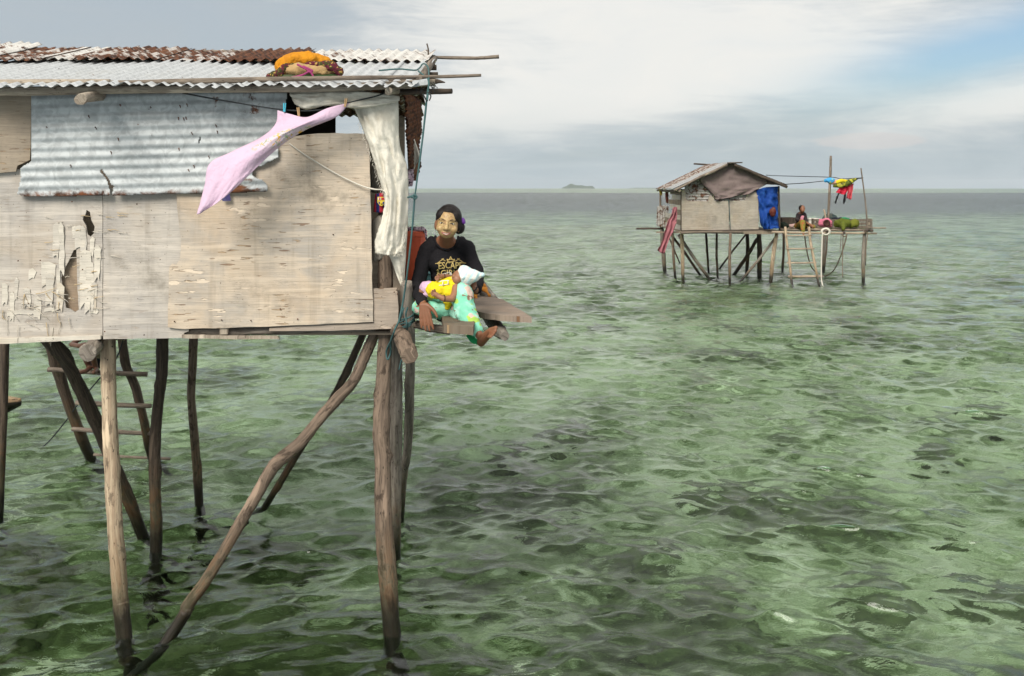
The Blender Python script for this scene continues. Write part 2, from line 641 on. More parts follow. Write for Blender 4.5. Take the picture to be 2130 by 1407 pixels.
def cloth(name, ctrl, mat, parent=None, sub=8, fold=0.01, ff=(6, 2), seed=0, thick=0.0015, hem=0.0, conv=True, crumple=0.006):
    """hanging cloth through a grid of (px, py, D) control points, with folds along v"""
    G = [[tuple(P(*q)) if conv else tuple(q) for q in row] for row in ctrl]
    rows = [catmull(r, sub) for r in G]
    cols = list(zip(*rows))
    fine = [catmull(c, sub) for c in cols]          # fine[u][v]
    nu, nv = len(fine), len(fine[0])
    r_ = random.Random(seed)
    ph = [r_.uniform(0, 6.28) for _ in range(6)]
    A = np.array(fine)
    U, V = np.meshgrid(np.linspace(0, 1, nu), np.linspace(0, 1, nv), indexing='ij')
    f = np.sin(U * ff[0] * 6.283 + 1.4 * np.sin(V * ff[1] * 3.1 + ph[0]) + ph[1]) \
        + 0.5 * np.sin(U * ff[0] * 11.7 + V * 3 + 0.9 * np.sin(V * 7 + ph[2]) + ph[3])
    cr = fbm2(U * 9 + seed, V * 9 + 3, 5 + seed, 4, 0.6) - 0.5
    wt = np.abs(f)
    A[:, :, 1] += fold * f * (0.35 + 0.65 * V) + crumple * 2.2 * cr
    if hem:
        A[:, -1, 2] += hem * np.array([r_.uniform(-1, 1) for _ in range(nu)])
        A[0, :, 0] += hem * np.array([r_.uniform(-1, 1) for _ in range(nv)])
    verts = A.reshape(-1, 3)
    faces = [(i * nv + j, (i + 1) * nv + j, (i + 1) * nv + j + 1, i * nv + j + 1) for i in range(nu - 1) for j in range(nv - 1)]
    me = bpy.data.meshes.new(name)
    me.from_pydata([tuple(v) for v in verts], [], faces)
    l = me.uv_layers.new(name='UVMap')
    su = sum((Vector(fine[i + 1][nv // 2]) - Vector(fine[i][nv // 2])).length for i in range(nu - 1))
    sv = sum((Vector(fine[nu // 2][j + 1]) - Vector(fine[nu // 2][j])).length for j in range(nv - 1))
    for lp in me.loops:
        i, j = divmod(lp.vertex_index, nv)
        l.data[lp.index].uv = (i / (nu - 1) * su, j / (nv - 1) * sv)
    me.polygons.foreach_set('use_smooth', [True] * len(me.polygons))
    o = link(name, me, mat, parent)
    s_ = o.modifiers.new('solid', 'SOLIDIFY')
    s_.thickness = thick
    return bake(o)


def rope(name, pts, r, mat, parent=None, sides=6, smooth_n=6):
    return tube(name, [(p[0], p[1], p[2], r) for p in pts], mat, parent, sides=sides, smooth_n=smooth_n, rough=0.12)


def box(name, c, s, mat, parent=None, rot=(0, 0, 0), bevel=0.004):
    bm = bmesh.new()
    bmesh.ops.create_cube(bm, size=1)
    bmesh.ops.scale(bm, vec=s, verts=bm.verts)
    if bevel:
        bmesh.ops.bevel(bm, geom=list(bm.edges), offset=bevel, segments=2, affect='EDGES')
    bmesh.ops.rotate(bm, cent=(0, 0, 0), matrix=Euler(rot).to_matrix(), verts=bm.verts)
    bmesh.ops.translate(bm, vec=c, verts=bm.verts)
    uvl = bm.loops.layers.uv.new('UVMap')
    for f in bm.faces:
        ax = max(range(3), key=lambda k_: abs(f.normal[k_]))
        ij = [k_ for k_ in range(3) if k_ != ax]
        for lp in f.loops:
            lp[uvl].uv = (lp.vert.co[ij[0]], lp.vert.co[ij[1]])
    me = bpy.data.meshes.new(name)
    bm.to_mesh(me)
    bm.free()
    return link(name, me, mat, parent)


def lathe(name, prof, mat, parent=None, loc=(0, 0, 0), rot=(0, 0, 0), n=24, scale=(1, 1, 1)):
    verts, faces = [], []
    M = Matrix.Translation(Vector(loc)) @ Euler(rot).to_matrix().to_4x4() @ Matrix.Diagonal((*scale, 1))
    for (r_, z_) in prof:
        for k_ in range(n):
            a_ = 6.28318 * k_ / n
            verts.append(M @ Vector((r_ * math.cos(a_), r_ * math.sin(a_), z_)))
    for i in range(len(prof) - 1):
        for k_ in range(n):
            k2 = (k_ + 1) % n
            faces.append((i * n + k_, i * n + k2, (i + 1) * n + k2, (i + 1) * n + k_))
    faces.append(tuple(range(n))[::-1])
    faces.append(tuple((len(prof) - 1) * n + k_ for k_ in range(n)))
    o = mesh(name, verts, faces, mat, parent, smooth=True)
    return o


def blob_obj(name, prims, mat, parent=None, voxel=0.005, smooth=4, fold=None):
    """one continuous surface out of tapering limbs and ellipsoids"""
    bm = bmesh.new()

    def sphere(c, r, sc=(1, 1, 1), rot=None, seg=14):
        M = Matrix.Translation(c)
        if rot is not None:
            M = M @ Euler(rot).to_matrix().to_4x4()
        M = M @ Matrix.Diagonal((r * sc[0], r * sc[1], r * sc[2], 1))
        bmesh.ops.create_uvsphere(bm, u_segments=seg, v_segments=seg - 4, radius=1, matrix=M)
    for pr in prims:
        if pr[0] == 'ell':
            sphere(Vector(pr[1]), 1, pr[2], pr[3] if len(pr) > 3 else None, 20)
        else:
            ch = pr[1]
            for i, q in enumerate(ch):
                c, r = Vector(q[:3]), q[3]
                sphere(c, r)
                if i:
                    c0, r0 = Vector(ch[i - 1][:3]), ch[i - 1][3]
                    d = c - c0
                    if d.length > 1e-5:
                        M = Matrix.Translation((c + c0) / 2) @ d.to_track_quat('Z', 'Y').to_matrix().to_4x4()
                        bmesh.ops.create_cone(bm, cap_ends=True, segments=16, radius1=r0, radius2=r, depth=d.length, matrix=M)
    me = bpy.data.meshes.new(name)
    bm.to_mesh(me)
    bm.free()
    o = link(name, me, mat, parent)
    m = o.modifiers.new('r', 'REMESH')
    m.mode = 'VOXEL'
    m.voxel_size = voxel
    m.use_smooth_shade = True
    if smooth:
        m = o.modifiers.new('s', 'SMOOTH')
        m.factor = 0.5
        m.iterations = smooth
    if fold:
        for (size, amt, dep) in fold:
            tx = bpy.data.textures.new('fold', 'CLOUDS')
            tx.noise_scale = size
            tx.noise_depth = dep
            m = o.modifiers.new('d', 'DISPLACE')
            m.texture = tx
            m.strength = amt
            m.mid_level = 0.5
            m.texture_coords = 'GLOBAL'
    return bake(o)


# ---------------------------------------------------------------- materials
def uvn(t):
    return t.n('ShaderNodeUVMap').outputs[0]


def rnd(t):
    return t.n('ShaderNodeObjectInfo').outputs['Random']


def mat_ply(name, base, grey, chips=0.5, stain=0.5, dark=1.0):
    """weathered plywood: horizontal grain, grey bleaching, flaked veneer"""
    m, t = material(name)
    uv = uvn(t)
    off = t.n('ShaderNodeVectorMath', operation='ADD', i_0=uv, i_1=t.comb(t.math('MULTIPLY', rnd(t), 13.0), t.math('MULTIPLY', rnd(t), 7.0), 0)).outputs[0]
    g1 = t.noise(t.mapping(off, (6, 120, 1)), 1.0, 5.0, 0.65, 0.3)
    g2 = t.noise(t.mapping(off, (1.6, 26, 1)), 1.0, 4.0, 0.6, 0.6)
    bl = t.noise(off, 3.2, 6.0, 0.62, 0.4)
    bl2 = t.noise(off, 9.0, 5.0, 0.6, 0.2)
    c = t.mix(t.step(bl, 0.36, 0.62), grey, base)
    tone = t.noise(off, 1.3, 4.0, 0.6, 0.5)
    c = t.mix(t.math('MULTIPLY', t.step(tone, 0.48, 0.66), 0.5), c, (base[0] * 0.80, base[1] * 0.70, base[2] * 0.58))
    drip = t.noise(t.mapping(off, (16, 1.1, 1)), 1.0, 4.0, 0.6, 0.3)
    c = t.mix(t.math('MULTIPLY', t.step(drip, 0.54, 0.70), 0.4 * stain), c, (0.20 * dark, 0.165 * dark, 0.125 * dark))
    c = t.mix(t.math('MULTIPLY', t.step(g1, 0.45, 0.65), 0.45), c, tuple(x * 0.62 for x in base))
    c = t.mix(t.math('MULTIPLY', t.step(g2, 0.48, 0.68), 0.45), c, tuple(min(1, x * 1.25) for x in base))
    st = t.math('MULTIPLY', t.step(t.noise(off, 2.1, 7.0, 0.7, 0.2), 0.53, 0.75), stain)
    c = t.mix(st, c, (0.16 * dark, 0.14 * dark, 0.11 * dark))
    ch = t.noise(t.mapping(off, (9, 70, 1)), 1.0, 2.0, 0.4)
    chm = t.math('MULTIPLY', t.step(ch, 0.63, 0.65), t.step(t.noise(off, 3.4, 4.0), 0.52, 0.58))
    chm = t.math('MULTIPLY', chm, chips)
    c = t.mix(chm, c, t.mix(t.step(bl2, 0.45, 0.55), (0.17, 0.085, 0.040), (0.36, 0.24, 0.13)))
    pale = t.noise(t.mapping(off, (7, 30, 1), loc=(3, 1, 0)), 1.0, 3.0, 0.5)
    pm = t.math('MULTIPLY', t.step(pale, 0.60, 0.62), t.math('MULTIPLY', t.step(t.noise(off, 2.3, 3.0), 0.53, 0.6), chips))
    c = t.mix(pm, c, tuple(min(1, x * 1.35) for x in base))
    sp = t.noise(off, 60.0, 2.0, 0.5)
    c = t.mix(t.math('MULTIPLY', t.step(sp, 0.70, 0.76), 0.8), c, (0.05, 0.035, 0.025))
    ck = t.noise(t.mapping(off, (2.2, 55, 1), loc=(1, 8, 0)), 1.0, 6.0, 0.7, 0.5)
    ckm = t.math('MULTIPLY', t.math('SUBTRACT', 1.0, t.step(t.math('ABSOLUTE', t.math('SUBTRACT', ck, 0.5)), 0.0, 0.012)), t.step(t.noise(off, 4.0, 3.0), 0.5, 0.62))
    c = t.mix(t.math('MULTIPLY', ckm, 0.7), c, (0.10, 0.075, 0.05))
    h = t.math('SUBTRACT', t.math('ADD', t.math('MULTIPLY', g1, 0.3), t.math('MULTIPLY', g2, 0.6)), t.math('MULTIPLY', t.math('ADD', chm, pm), 0.9))
    finish(t, c, 0.86, h, 0.006, 1.0, spec=0.25)
    return m


def mat_log(name, base, dark, wet=True, bark=0.5, green=0.3):
    """round timber: streaks along the stick, dark wet foot with weed where it stands in the sea"""
    m, t = material(name)
    uv = uvn(t)
    r_ = rnd(t)
    off = t.n('ShaderNodeVectorMath', operation='ADD', i_0=uv, i_1=t.comb(t.math('MULTIPLY', r_, 13.0), t.math('MULTIPLY', r_, 7.0), 0)).outputs[0]
    g = t.noise(t.mapping(off, (48, 3.0, 1)), 1.0, 5.0, 0.6, 0.4)
    g2 = t.noise(t.mapping(off, (110, 9.0, 1)), 1.0, 3.0, 0.6, 0.2)
    b_ = t.noise(t.mapping(off, (16, 7, 1)), 1.0, 6.0, 0.7, 0.3)
    c = t.mix(t.step(g, 0.38, 0.64), dark, base)
    c = t.mix(t.math('MULTIPLY', t.step(g2, 0.56, 0.68), 0.7), c, tuple(x * 0.35 for x in dark))
    c = t.mix(t.math('MULTIPLY', t.step(b_, 0.54, 0.62), bark), c, (0.040, 0.027, 0.018))
    c = t.mix(t.math('MULTIPLY', t.step(t.noise(t.mapping(off, (60, 22, 1), loc=(4, 4, 4)), 1.0, 2.0), 0.66, 0.72), 0.9), c, (0.02, 0.015, 0.012))
    c = t.mix(t.math('MULTIPLY', t.step(t.noise(t.mapping(off, (10, 1.3, 1), loc=(9, 1, 0)), 1.0, 3.0), 0.62, 0.66), 0.75), c, tuple(min(0.8, x * 1.5) for x in base))
    rough = 0.82
    h = t.math('ADD', t.math('MULTIPLY', g, 0.6), t.math('MULTIPLY', b_, 0.6))
    if wet:
        pz = t.sep(t.n('ShaderNodeNewGeometry').outputs['Position'])[2]
        edge = t.math('ADD', pz, t.math('MULTIPLY', t.math('SUBTRACT', b_, 0.5), 0.45))
        wm = t.math('SUBTRACT', 1.0, t.step(edge, 0.10, 0.32))
        gm = t.math('SUBTRACT', 1.0, t.step(edge, 0.2, 0.8))
        c = t.mix(t.math('MULTIPLY', gm, 0.55), c, t.mix(t.step(b_, 0.45, 0.55), (0.13, 0.065, 0.018), (0.055, 0.055, 0.022)))
        c = t.mix(t.math('MULTIPLY', wm, 0.93), c, (0.010, 0.010, 0.007))
        rough = t.math('SUBTRACT', 0.82, t.math('MULTIPLY', wm, 0.45))
    finish(t, c, rough, h, 0.012, 1.0, spec=0.3)
    return m


def mat_galv(name, rust_amt, base=(0.52, 0.55, 0.56), rust_edge=None):
    """galvanised iron with rust"""
    m, t = material(name)
    uv = uvn(t)
    r_ = rnd(t)
    off = t.n('ShaderNodeVectorMath', operation='ADD', i_0=uv, i_1=t.comb(t.math('MULTIPLY', r_, 11.0), t.math('MULTIPLY', r_, 5.0), 0)).outputs[0]
    sp = t.noise(off, 34.0, 4.0, 0.6, 1.0)
    big = t.noise(off, 3.0, 5.0, 0.6, 0.3)
    c = t.mix(t.step(sp, 0.35, 0.65), tuple(x * 0.82 for x in base), tuple(x * 1.12 for x in base))
    c = t.mix(t.math('MULTIPLY', t.step(big, 0.5, 0.75), 0.35), c, (0.33, 0.32, 0.28))
    rn = t.noise(off, 7.0, 8.0, 0.72, 0.4)
    lo = 0.72 - 0.42 * rust_amt
    rm = t.step(rn, lo, lo + 0.06 + 0.04 * rust_amt)
    if rust_edge:
        rm = t.math('MAXIMUM', rm, rust_edge(t, rn))
    rc = t.mix(t.step(t.noise(off, 22.0, 5.0, 0.65), 0.4, 0.62), (0.030, 0.014, 0.009), (0.145, 0.052, 0.022))
    rc = t.mix(t.math('MULTIPLY', t.step(big, 0.45, 0.7), 0.5), rc, (0.20, 0.09, 0.042))
    pin = t.step(t.noise(off, 30.0, 2.0, 0.5), 0.72, 0.75)
    rm = t.math('MAXIMUM', rm, t.math('MULTIPLY', pin, 0.85))
    c = t.mix(rm, c, rc)
    finish(t, c, t.math('ADD', 0.48, t.math('MULTIPLY', rm, 0.42)), t.math('ADD', sp, t.math('MULTIPLY', rn, 1.2)), 0.003, 0.6,
           metallic=0.0, spec=0.3)
    return m


def mat_cloth(name, base, dirt=0.25, dirtc=(0.25, 0.22, 0.17), wrinkle=0.010, rough=0.9, pattern=None, trans=0.0):
    m, t = material(name)
    uv = uvn(t)
    pos = t.n('ShaderNodeNewGeometry').outputs['Position']
    d = t.noise(pos, 7.0, 6.0, 0.65, 0.3)
    c = base
    if pattern:
        c = pattern(t, uv, pos)
    c = t.mix(t.math('MULTIPLY', t.step(d, 0.45, 0.75), dirt), c, dirtc)
    wr = t.noise(t.mapping(pos, (30, 30, 22)), 1.0, 5.0, 0.6, 1.2)
    finish(t, c, rough, wr, wrinkle, 0.7, spec=0.15)
    return m


def mat_plain(name, base, rough=0.6, var=0.2, scale=12.0, bump=0.0, spec=0.4):
    m, t = material(name)
    pos = t.n('ShaderNodeNewGeometry').outputs['Position']
    n_ = t.noise(pos, scale, 5.0, 0.6, 0.2)
    c = t.mix(t.math('MULTIPLY', n_, 1.0), tuple(x * (1 - var) for x in base), tuple(min(1, x * (1 + var)) for x in base))
    finish(t, c, rough, n_ if bump else None, bump, 0.8, spec=spec)
    return m


M_PLY_TAN = mat_ply('weathered_plywood', (0.57, 0.475, 0.365), (0.40, 0.36, 0.31), chips=0.7, stain=0.75)
M_PLY_GREY = mat_ply('grey_plywood', (0.52, 0.47, 0.405), (0.40, 0.37, 0.335), chips=0.22, stain=0.65)
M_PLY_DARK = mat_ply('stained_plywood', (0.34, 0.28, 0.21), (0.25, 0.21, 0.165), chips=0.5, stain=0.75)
M_PLY_UNDER = mat_ply('bare_inner_ply', (0.36, 0.27, 0.19), (0.30, 0.24, 0.18), chips=0.1, stain=0.3)
M_VENEER = mat_ply('torn_veneer', (0.62, 0.57, 0.48), (0.50, 0.46, 0.40), chips=0.2, stain=0.15)
M_STRAW = mat_plain('torn_fibre', (0.50, 0.38, 0.22), 0.85, 0.3)
M_LOG_PALE = mat_log('pale_barkless_timber', (0.52, 0.41, 0.285), (0.33, 0.245, 0.165), bark=0.55)
M_LOG_BROWN = mat_log('brown_timber', (0.235, 0.172, 0.125), (0.125, 0.092, 0.068), bark=0.8)
M_LOG_DARK = mat_log('dark_timber', (0.115, 0.085, 0.062), (0.06, 0.045, 0.034), bark=0.5)
M_LOG_GREY = mat_log('grey_timber', (0.27, 0.235, 0.195), (0.17, 0.145, 0.12), bark=0.35)
M_STICK = mat_log('weathered_pole', (0.24, 0.195, 0.15), (0.12, 0.095, 0.075), wet=False, bark=0.4)
M_STICK_DK = mat_log('dark_pole', (0.10, 0.075, 0.055), (0.045, 0.034, 0.026), wet=False, bark=0.4)
M_BEAM = mat_log('grey_beam', (0.40, 0.34, 0.265), (0.27, 0.22, 0.17), wet=False, bark=0.35)
M_BOARD = mat_ply('weathered_board', (0.25, 0.20, 0.15), (0.165, 0.138, 0.108), chips=0.6, stain=0.5)
M_BOARD_PALE = mat_ply('bleached_board', (0.42, 0.345, 0.275), (0.31, 0.265, 0.22), chips=0.8, stain=0.3)
M_LAND = mat_ply('trodden_board', (0.175, 0.138, 0.10), (0.105, 0.088, 0.068), chips=0.8, stain=0.7)
M_LAND_PALE = mat_ply('trodden_pale_board', (0.30, 0.235, 0.185), (0.20, 0.165, 0.135), chips=0.9, stain=0.6)
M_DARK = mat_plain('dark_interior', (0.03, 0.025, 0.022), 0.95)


def edge_rust(t, rn):
    """rust creeping in from the lower edge of the wall sheet"""
    v = t.sep(uvn(t))[1]
    e = t.math('ADD', v, t.math('MULTIPLY', t.math('SUBTRACT', rn, 0.5), 0.16))
    return t.step(e, 0.607, 0.632)


M_GALV_WALL = mat_galv('galvanised_wall_iron', 0.24, (0.43, 0.455, 0.455), edge_rust)
M_GALV_ROOF = mat_galv('galvanised_roof_iron', 0.20, (0.45, 0.465, 0.47))
M_RUST = mat_galv('rusted_roof_iron', 0.72, (0.50, 0.46, 0.42))
M_RUST_MIX = mat_galv('half_rusted_iron', 0.46, (0.60, 0.58, 0.54))
M_RUST_DARK = mat_galv('dark_rusted_iron', 1.0, (0.2, 0.12, 0.08))
M_ROPE = mat_plain('green_rope', (0.045, 0.105, 0.105), 0.8, 0.4, 200)
M_ROPE_W = mat_plain('pale_rope', (0.62, 0.58, 0.50), 0.85, 0.2, 100)
M_ROPE_DK = mat_plain('dark_cord', (0.02, 0.024, 0.026), 0.8, 0.3, 100)
M_SAIL = mat_cloth('sailcloth', (0.68, 0.645, 0.55), 0.45, (0.36, 0.31, 0.23), wrinkle=0.009)
M_SAIL_DK = mat_cloth('grimy_cloth', (0.33, 0.30, 0.25), 0.4, (0.15, 0.13, 0.10))
# ---------------------------------------------------------------- the near house on stilts
DF = 5.80                                   # distance of its front wall
FLOOR_Z = P(0, 700, DF).z
house = thing('stilt_house', 'patchwork plywood and iron hut with rusty corrugated roof, standing over the green shallows', 'house',
              (P(400, 700, DF).x, DF + 1.4, 0.0))
PP = house

# wall boards (front), outlines in photograph pixels on the plane of the wall
hole_a = [(180, 437), (187, 441), (190, 458), (197, 472), (195, 486), (188, 493), (182, 488), (179, 470), (172, 458), (173, 450), (177, 448)]
hole_b = [(153, 521), (159, 519), (160, 560), (161, 600), (164, 644), (156, 650), (146, 643), (137, 641), (132, 610), (127, 578), (134, 560), (142, 545)]
plate('plywood_sheet', wallpx(DF), [(-330, 352), (60, 352), (213, 395), (213, 700), (-330, 716)], 0.009, M_PLY_GREY, PP, [hole_a, hole_b], amp=0.6, seed=2)
plate('plywood_sheet', wallpx(DF), [(214.5, 392), (392, 392), (392, 690), (382, 693), (386, 703), (214.5, 706)], 0.009, M_PLY_GREY, PP, amp=0.6, seed=3)
plate('plywood_sheet', wallpx(DF - 0.02), [(366, 396), (470, 390), (540, 330), (580, 300), (592, 281), (612, 284), (660, 278), (700, 277), (762, 279), (768, 300), (770, 400),
      (773, 520), (776, 670), (640, 676), (500, 681), (385, 685), (349, 681), (351, 600), (352, 556), (358, 549), (366, 552), (374, 540), (377, 500), (371, 455)],
      0.008, M_PLY_TAN, PP, amp=0.9, seed=4)
plate('plywood_sheet', wallpx(DF - 0.028), [(-330, 196), (66, 199), (64, 300), (62, 333), (48, 340), (36, 345), (33, 357), (0, 360), (-330, 362)], 0.008, M_PLY_DARK, PP, amp=0.8, seed=5)
plate('plywood_sheet', wallpx(DF + 0.035), [(100, 495), (172, 495), (172, 670), (100, 670)], 0.006, M_PLY_UNDER, PP, seed=6)
plate('plywood_sheet', wallpx(DF + 0.004), [(393.5, 395), (768, 395), (770, 676), (393.5, 684)], 0.009, M_PLY_GREY, PP, seed=7)
# planks at the foot of the wall
plate('plank', wallpx(DF - 0.006), [(777, 601), (826, 599), (829, 640), (828, 684), (700, 688), (560, 689), (560, 683), (777, 672.5)], 0.022, M_BOARD_PALE, PP, amp=0.5, seed=8)
plate('sill_strip', wallpx(DF - 0.012), [(-330, 713), (0, 704), (209, 698), (209, 706), (0, 716), (-330, 725)], 0.02, M_VENEER, PP, amp=0.5, seed=9)
plate('sill_strip', wallpx(DF - 0.014), [(378, 697), (480, 699), (578, 700), (580, 706), (470, 706), (378, 704)], 0.03, M_BEAM, PP, amp=0.5, seed=10)
plate('sill_block', wallpx(DF - 0.01), [(457, 681), (473, 681), (473, 696), (457, 696)], 0.03, M_BEAM, PP, seed=11)
pxpole('floor_beam', [(380, 692, DF + 0.05, 8), (500, 690, DF + 0.05, 8), (620, 688, DF + 0.05, 6.5), (780, 686, DF + 0.06, 5)], M_LOG_GREY, PP, knots=4)

# torn veneer standing proud of the left sheet
rv = random.Random(21)
strips = [(110, 465, 15, 75), (122, 465, 10, 110), (118, 560, 8, 60), (155, 470, 22, 50), (166, 470, 12, 60), (187, 495, 10, 42), (196, 510, 14, 75),
          (165, 520, 24, 125), (178, 545, 16, 90), (86, 545, 30, 50), (95, 570, 18, 70), (118, 590, 16, 60), (190, 590, 12, 60), (175, 610, 20, 40),
          (60, 560, 16, 20), (30, 580, 9, 46), (4, 590, 12, 44), (48, 600, 14, 40), (70, 620, 16, 46), (20, 610, 10, 60), (150, 470, 12, 30), (14, 645, 60, 10), (92, 640, 30, 8), (186, 640, 18, 14)]
for (x, y, ww, hh) in strips:
    k_ = rv.uniform(-3, 3)
    poly = [(x, y + rv.uniform(0, 6)), (x + ww * 0.5, y - rv.uniform(0, 5)), (x + ww, y + rv.uniform(0, 8)), (x + ww + k_, y + hh * 0.6), (x + ww * 0.8 + k_, y + hh), (x + ww * 0.45, y + hh * 0.88), (x + k_ * 0.4, y + hh + rv.uniform(-8, 4))]
    tilt = rv.uniform(0.0, 0.010)
    y_mid = y + hh / 2
    plate('veneer_strip', (lambda tl, ym: (lambda a_, b_: P(a_, b_, DF - 0.0035 - tl * abs(b_ - ym) / 40)))(tilt, y_mid), poly, 0.0012, M_VENEER, PP, amp=0.9, step=9, seed=rv.randint(0, 999))
for i in range(64):
    if i < 34:
        x, y = rv.uniform(0, 205), rv.uniform(600, 690)
        an = rv.choice([rv.uniform(-0.3, 0.3), rv.uniform(0.5, 1.0), rv.uniform(1.2, 1.7)])
        ln = rv.uniform(12, 46)
    else:
        x, y = rv.uniform(80, 250), rv.uniform(440, 640)
        an = rv.uniform(-0.25, 0.2)
        ln = rv.uniform(8, 26)
    a_ = P(x, y, DF - 0.006 - rv.random() * 0.01)
    b_ = P(x + ln * math.cos(an), y + ln * math.sin(an), DF - 0.004 - rv.random() * 0.012)
    pole('splinter', a_, b_, 0.0026, 0.0010, M_STRAW if rv.random() < 0.5 else M_VENEER, PP, bend=0.004, sides=4, smooth_n=1)

# corrugated iron nailed over the upper wall: ridges run level, with a slight rise to the right
def wall_iron(x, y):
    D0 = DF - 0.045 + 0.0052 * math.cos((y + 0.028 * x) / 20.0 * 6.283) + 0.006 * math.sin(x * 0.021) + 0.004 * math.sin(y * 0.05 + x * 0.01)
    return P(x, y, D0)
outline = [(66, 196), (340, 194), (597, 193), (594, 232), (580, 262), (574, 290), (579, 312), (578, 328), (566, 334), (556, 338), (548, 345), (537, 346), (528, 349), (524, 360),
           (527, 368), (538, 372), (548, 376), (555, 384), (558, 398), (520, 400), (478, 401), (420, 403), (350, 403.5), (280, 406), (238, 408), (160, 408), (80, 409), (50, 408), (36, 404),
           (39, 390), (44, 370), (42, 352), (52, 344), (65, 336)]
crack = [(211, 349), (214, 356), (221, 365), (228, 376), (231, 384), (237, 388), (235, 398), (232, 409), (227, 409), (230, 398), (226, 388), (224, 378), (216, 366), (209, 360)]
crk2 = [(416, 284), (418, 286), (416, 295), (413, 301), (413, 294)]
sheet('wall_iron', wall_iron, outline, M_GALV_WALL, PP, nu=250, nv=110, holes=[crack, crk2], uvs=0.0029 * 0.5333)
# little curled tears in the iron
for (x, y) in [(185, 243), (200, 267), (247, 290), (232, 318), (375, 222), (400, 278), (450, 262), (390, 219), (372, 247), (382, 248), (388, 246), (393, 355), (453, 275), (435, 327), (148, 346), (404, 347), (373, 311)]:
    q = wall_iron(x, y)
    pole('tear', q + Vector((-0.003, -0.004, 0.008)), q + Vector((0.004, -0.006, -0.010)), 0.0035, 0.0015, M_RUST_DARK, PP, bend=0.003, sides=5, smooth_n=1)
# nails in the plywood
for (x, y) in [(363, 669), (461, 666), (522, 667), (583, 643), (619, 664), (765, 656), (693, 488), (60, 632), (84, 542), (172, 561), (38, 543), (125, 618), (150, 420), (285, 425), (825, 604), (820, 608), (827, 612), (218, 690), (300, 697)]:
    q = P(x, y, DF - 0.024)
    lathe('nail', [(0.004, 0), (0.0038, 0.004), (0.002, 0.006)], M_RUST_DARK, PP, q, (math.pi / 2, 0, 0), n=8)

# floor, back wall and side walls close the dark room behind
zf = FLOOR_Z
xl, xr = P(-330, 0, DF).x, P(830, 0, DF).x
bf, bb = DF + 0.02, DF + 2.95
for i in range(9):
    y0 = bf + 0.03 + i * (bb - bf) / 9
    box('floor_plank', ((xl + xr) / 2 - 0.015 * i, y0 + 0.15, zf + 0.012), (xr - xl - 0.02 - 0.03 * i, (bb - bf) / 9 - 0.012, 0.022), M_BOARD, PP, bevel=0.003)
bw = lambda x, y: P(x, y, bb)
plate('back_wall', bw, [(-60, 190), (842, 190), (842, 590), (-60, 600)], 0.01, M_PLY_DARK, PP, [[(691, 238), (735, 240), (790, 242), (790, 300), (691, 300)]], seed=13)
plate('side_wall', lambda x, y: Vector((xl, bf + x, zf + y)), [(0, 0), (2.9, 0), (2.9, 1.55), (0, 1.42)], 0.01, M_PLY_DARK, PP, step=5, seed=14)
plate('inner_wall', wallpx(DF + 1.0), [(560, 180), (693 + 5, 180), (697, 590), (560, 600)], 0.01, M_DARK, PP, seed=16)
# rusty sheet on the gable side, seen edge-on past the curtain
def gable_iron(x, y):
    return Vector((xr + 0.035 + 0.012 * math.cos((y * 1.0 + x * 0.9) / 0.076 * 6.283), bf + 0.02 + x, 2.68 + y))
sheet('gable_iron', gable_iron, [(0.0, 0.58), (0.95, 0.62), (1.0, 0.40), (0.8, 0.30), (0.95, 0.16), (0.6, 0.05), (0.3, 0.14), (0.1, 0.30)], M_RUST_DARK, PP, nu=40, nv=60)

# ---- roof: two rows of corrugated sheets on a shallow slope
ED, RD = 5.50, 7.30
EZ, RZ = P(0, 178, ED).z, P(0, 110, RD).z
def roofz(D):
    return EZ + (D - ED) * (RZ - EZ) / (RD - ED)
pitch = math.atan2(RZ - EZ, RD - ED)
def roof_sheet(x0, x1, d0, d1, lift, mat, seed, skew=0.0, wav=0.0095, curl=0.0):
    rr = random.Random(seed)
    ph, jag = rr.random() * 6.28, [rr.uniform(-0.02, 0.02) for _ in range(400)]
    def to3(x, y):
        D = y
        z = roofz(D) + lift + wav * math.cos((x + skew * (y - d0)) / 0.072 * 6.283 + ph) + curl * max(0, (y - (d0 + d1) / 2)) ** 2 + 0.006 * math.sin(x * 5 + ph)
        return Vector((x + skew * (y - d0), D, z))
    ol = [(x0, d0)]
    n = 18
    for i in range(1, n):
        ol.append((x0 + (x1 - x0) * i / n, d0 + jag[i]))
    ol += [(x1, d0), (x1, d1)]
    for i in range(1, n):
        ol.append((x1 + (x0 - x1) * i / n, d1 + jag[i + 40] * 1.5))
    ol.append((x0, d1))
    return sheet('roof_sheet', to3, ol, mat, PP, nu=int((x1 - x0) / 0.0105), nv=26, thick=0.0015)
XL = P(-330, 0, ED).x
x = XL
i = 0
XR = P(868, 0, ED).x
while x < XR - 0.1:
    wd = min(0.80, XR - x)
    roof_sheet(x, x + wd, ED + (0.0 if i % 2 else 0.015), 6.75, 0.004 * (i % 2), M_GALV_ROOF, 30 + i)
    x += 0.765
    i += 1
XRu = P(898, 0, 6.9).x
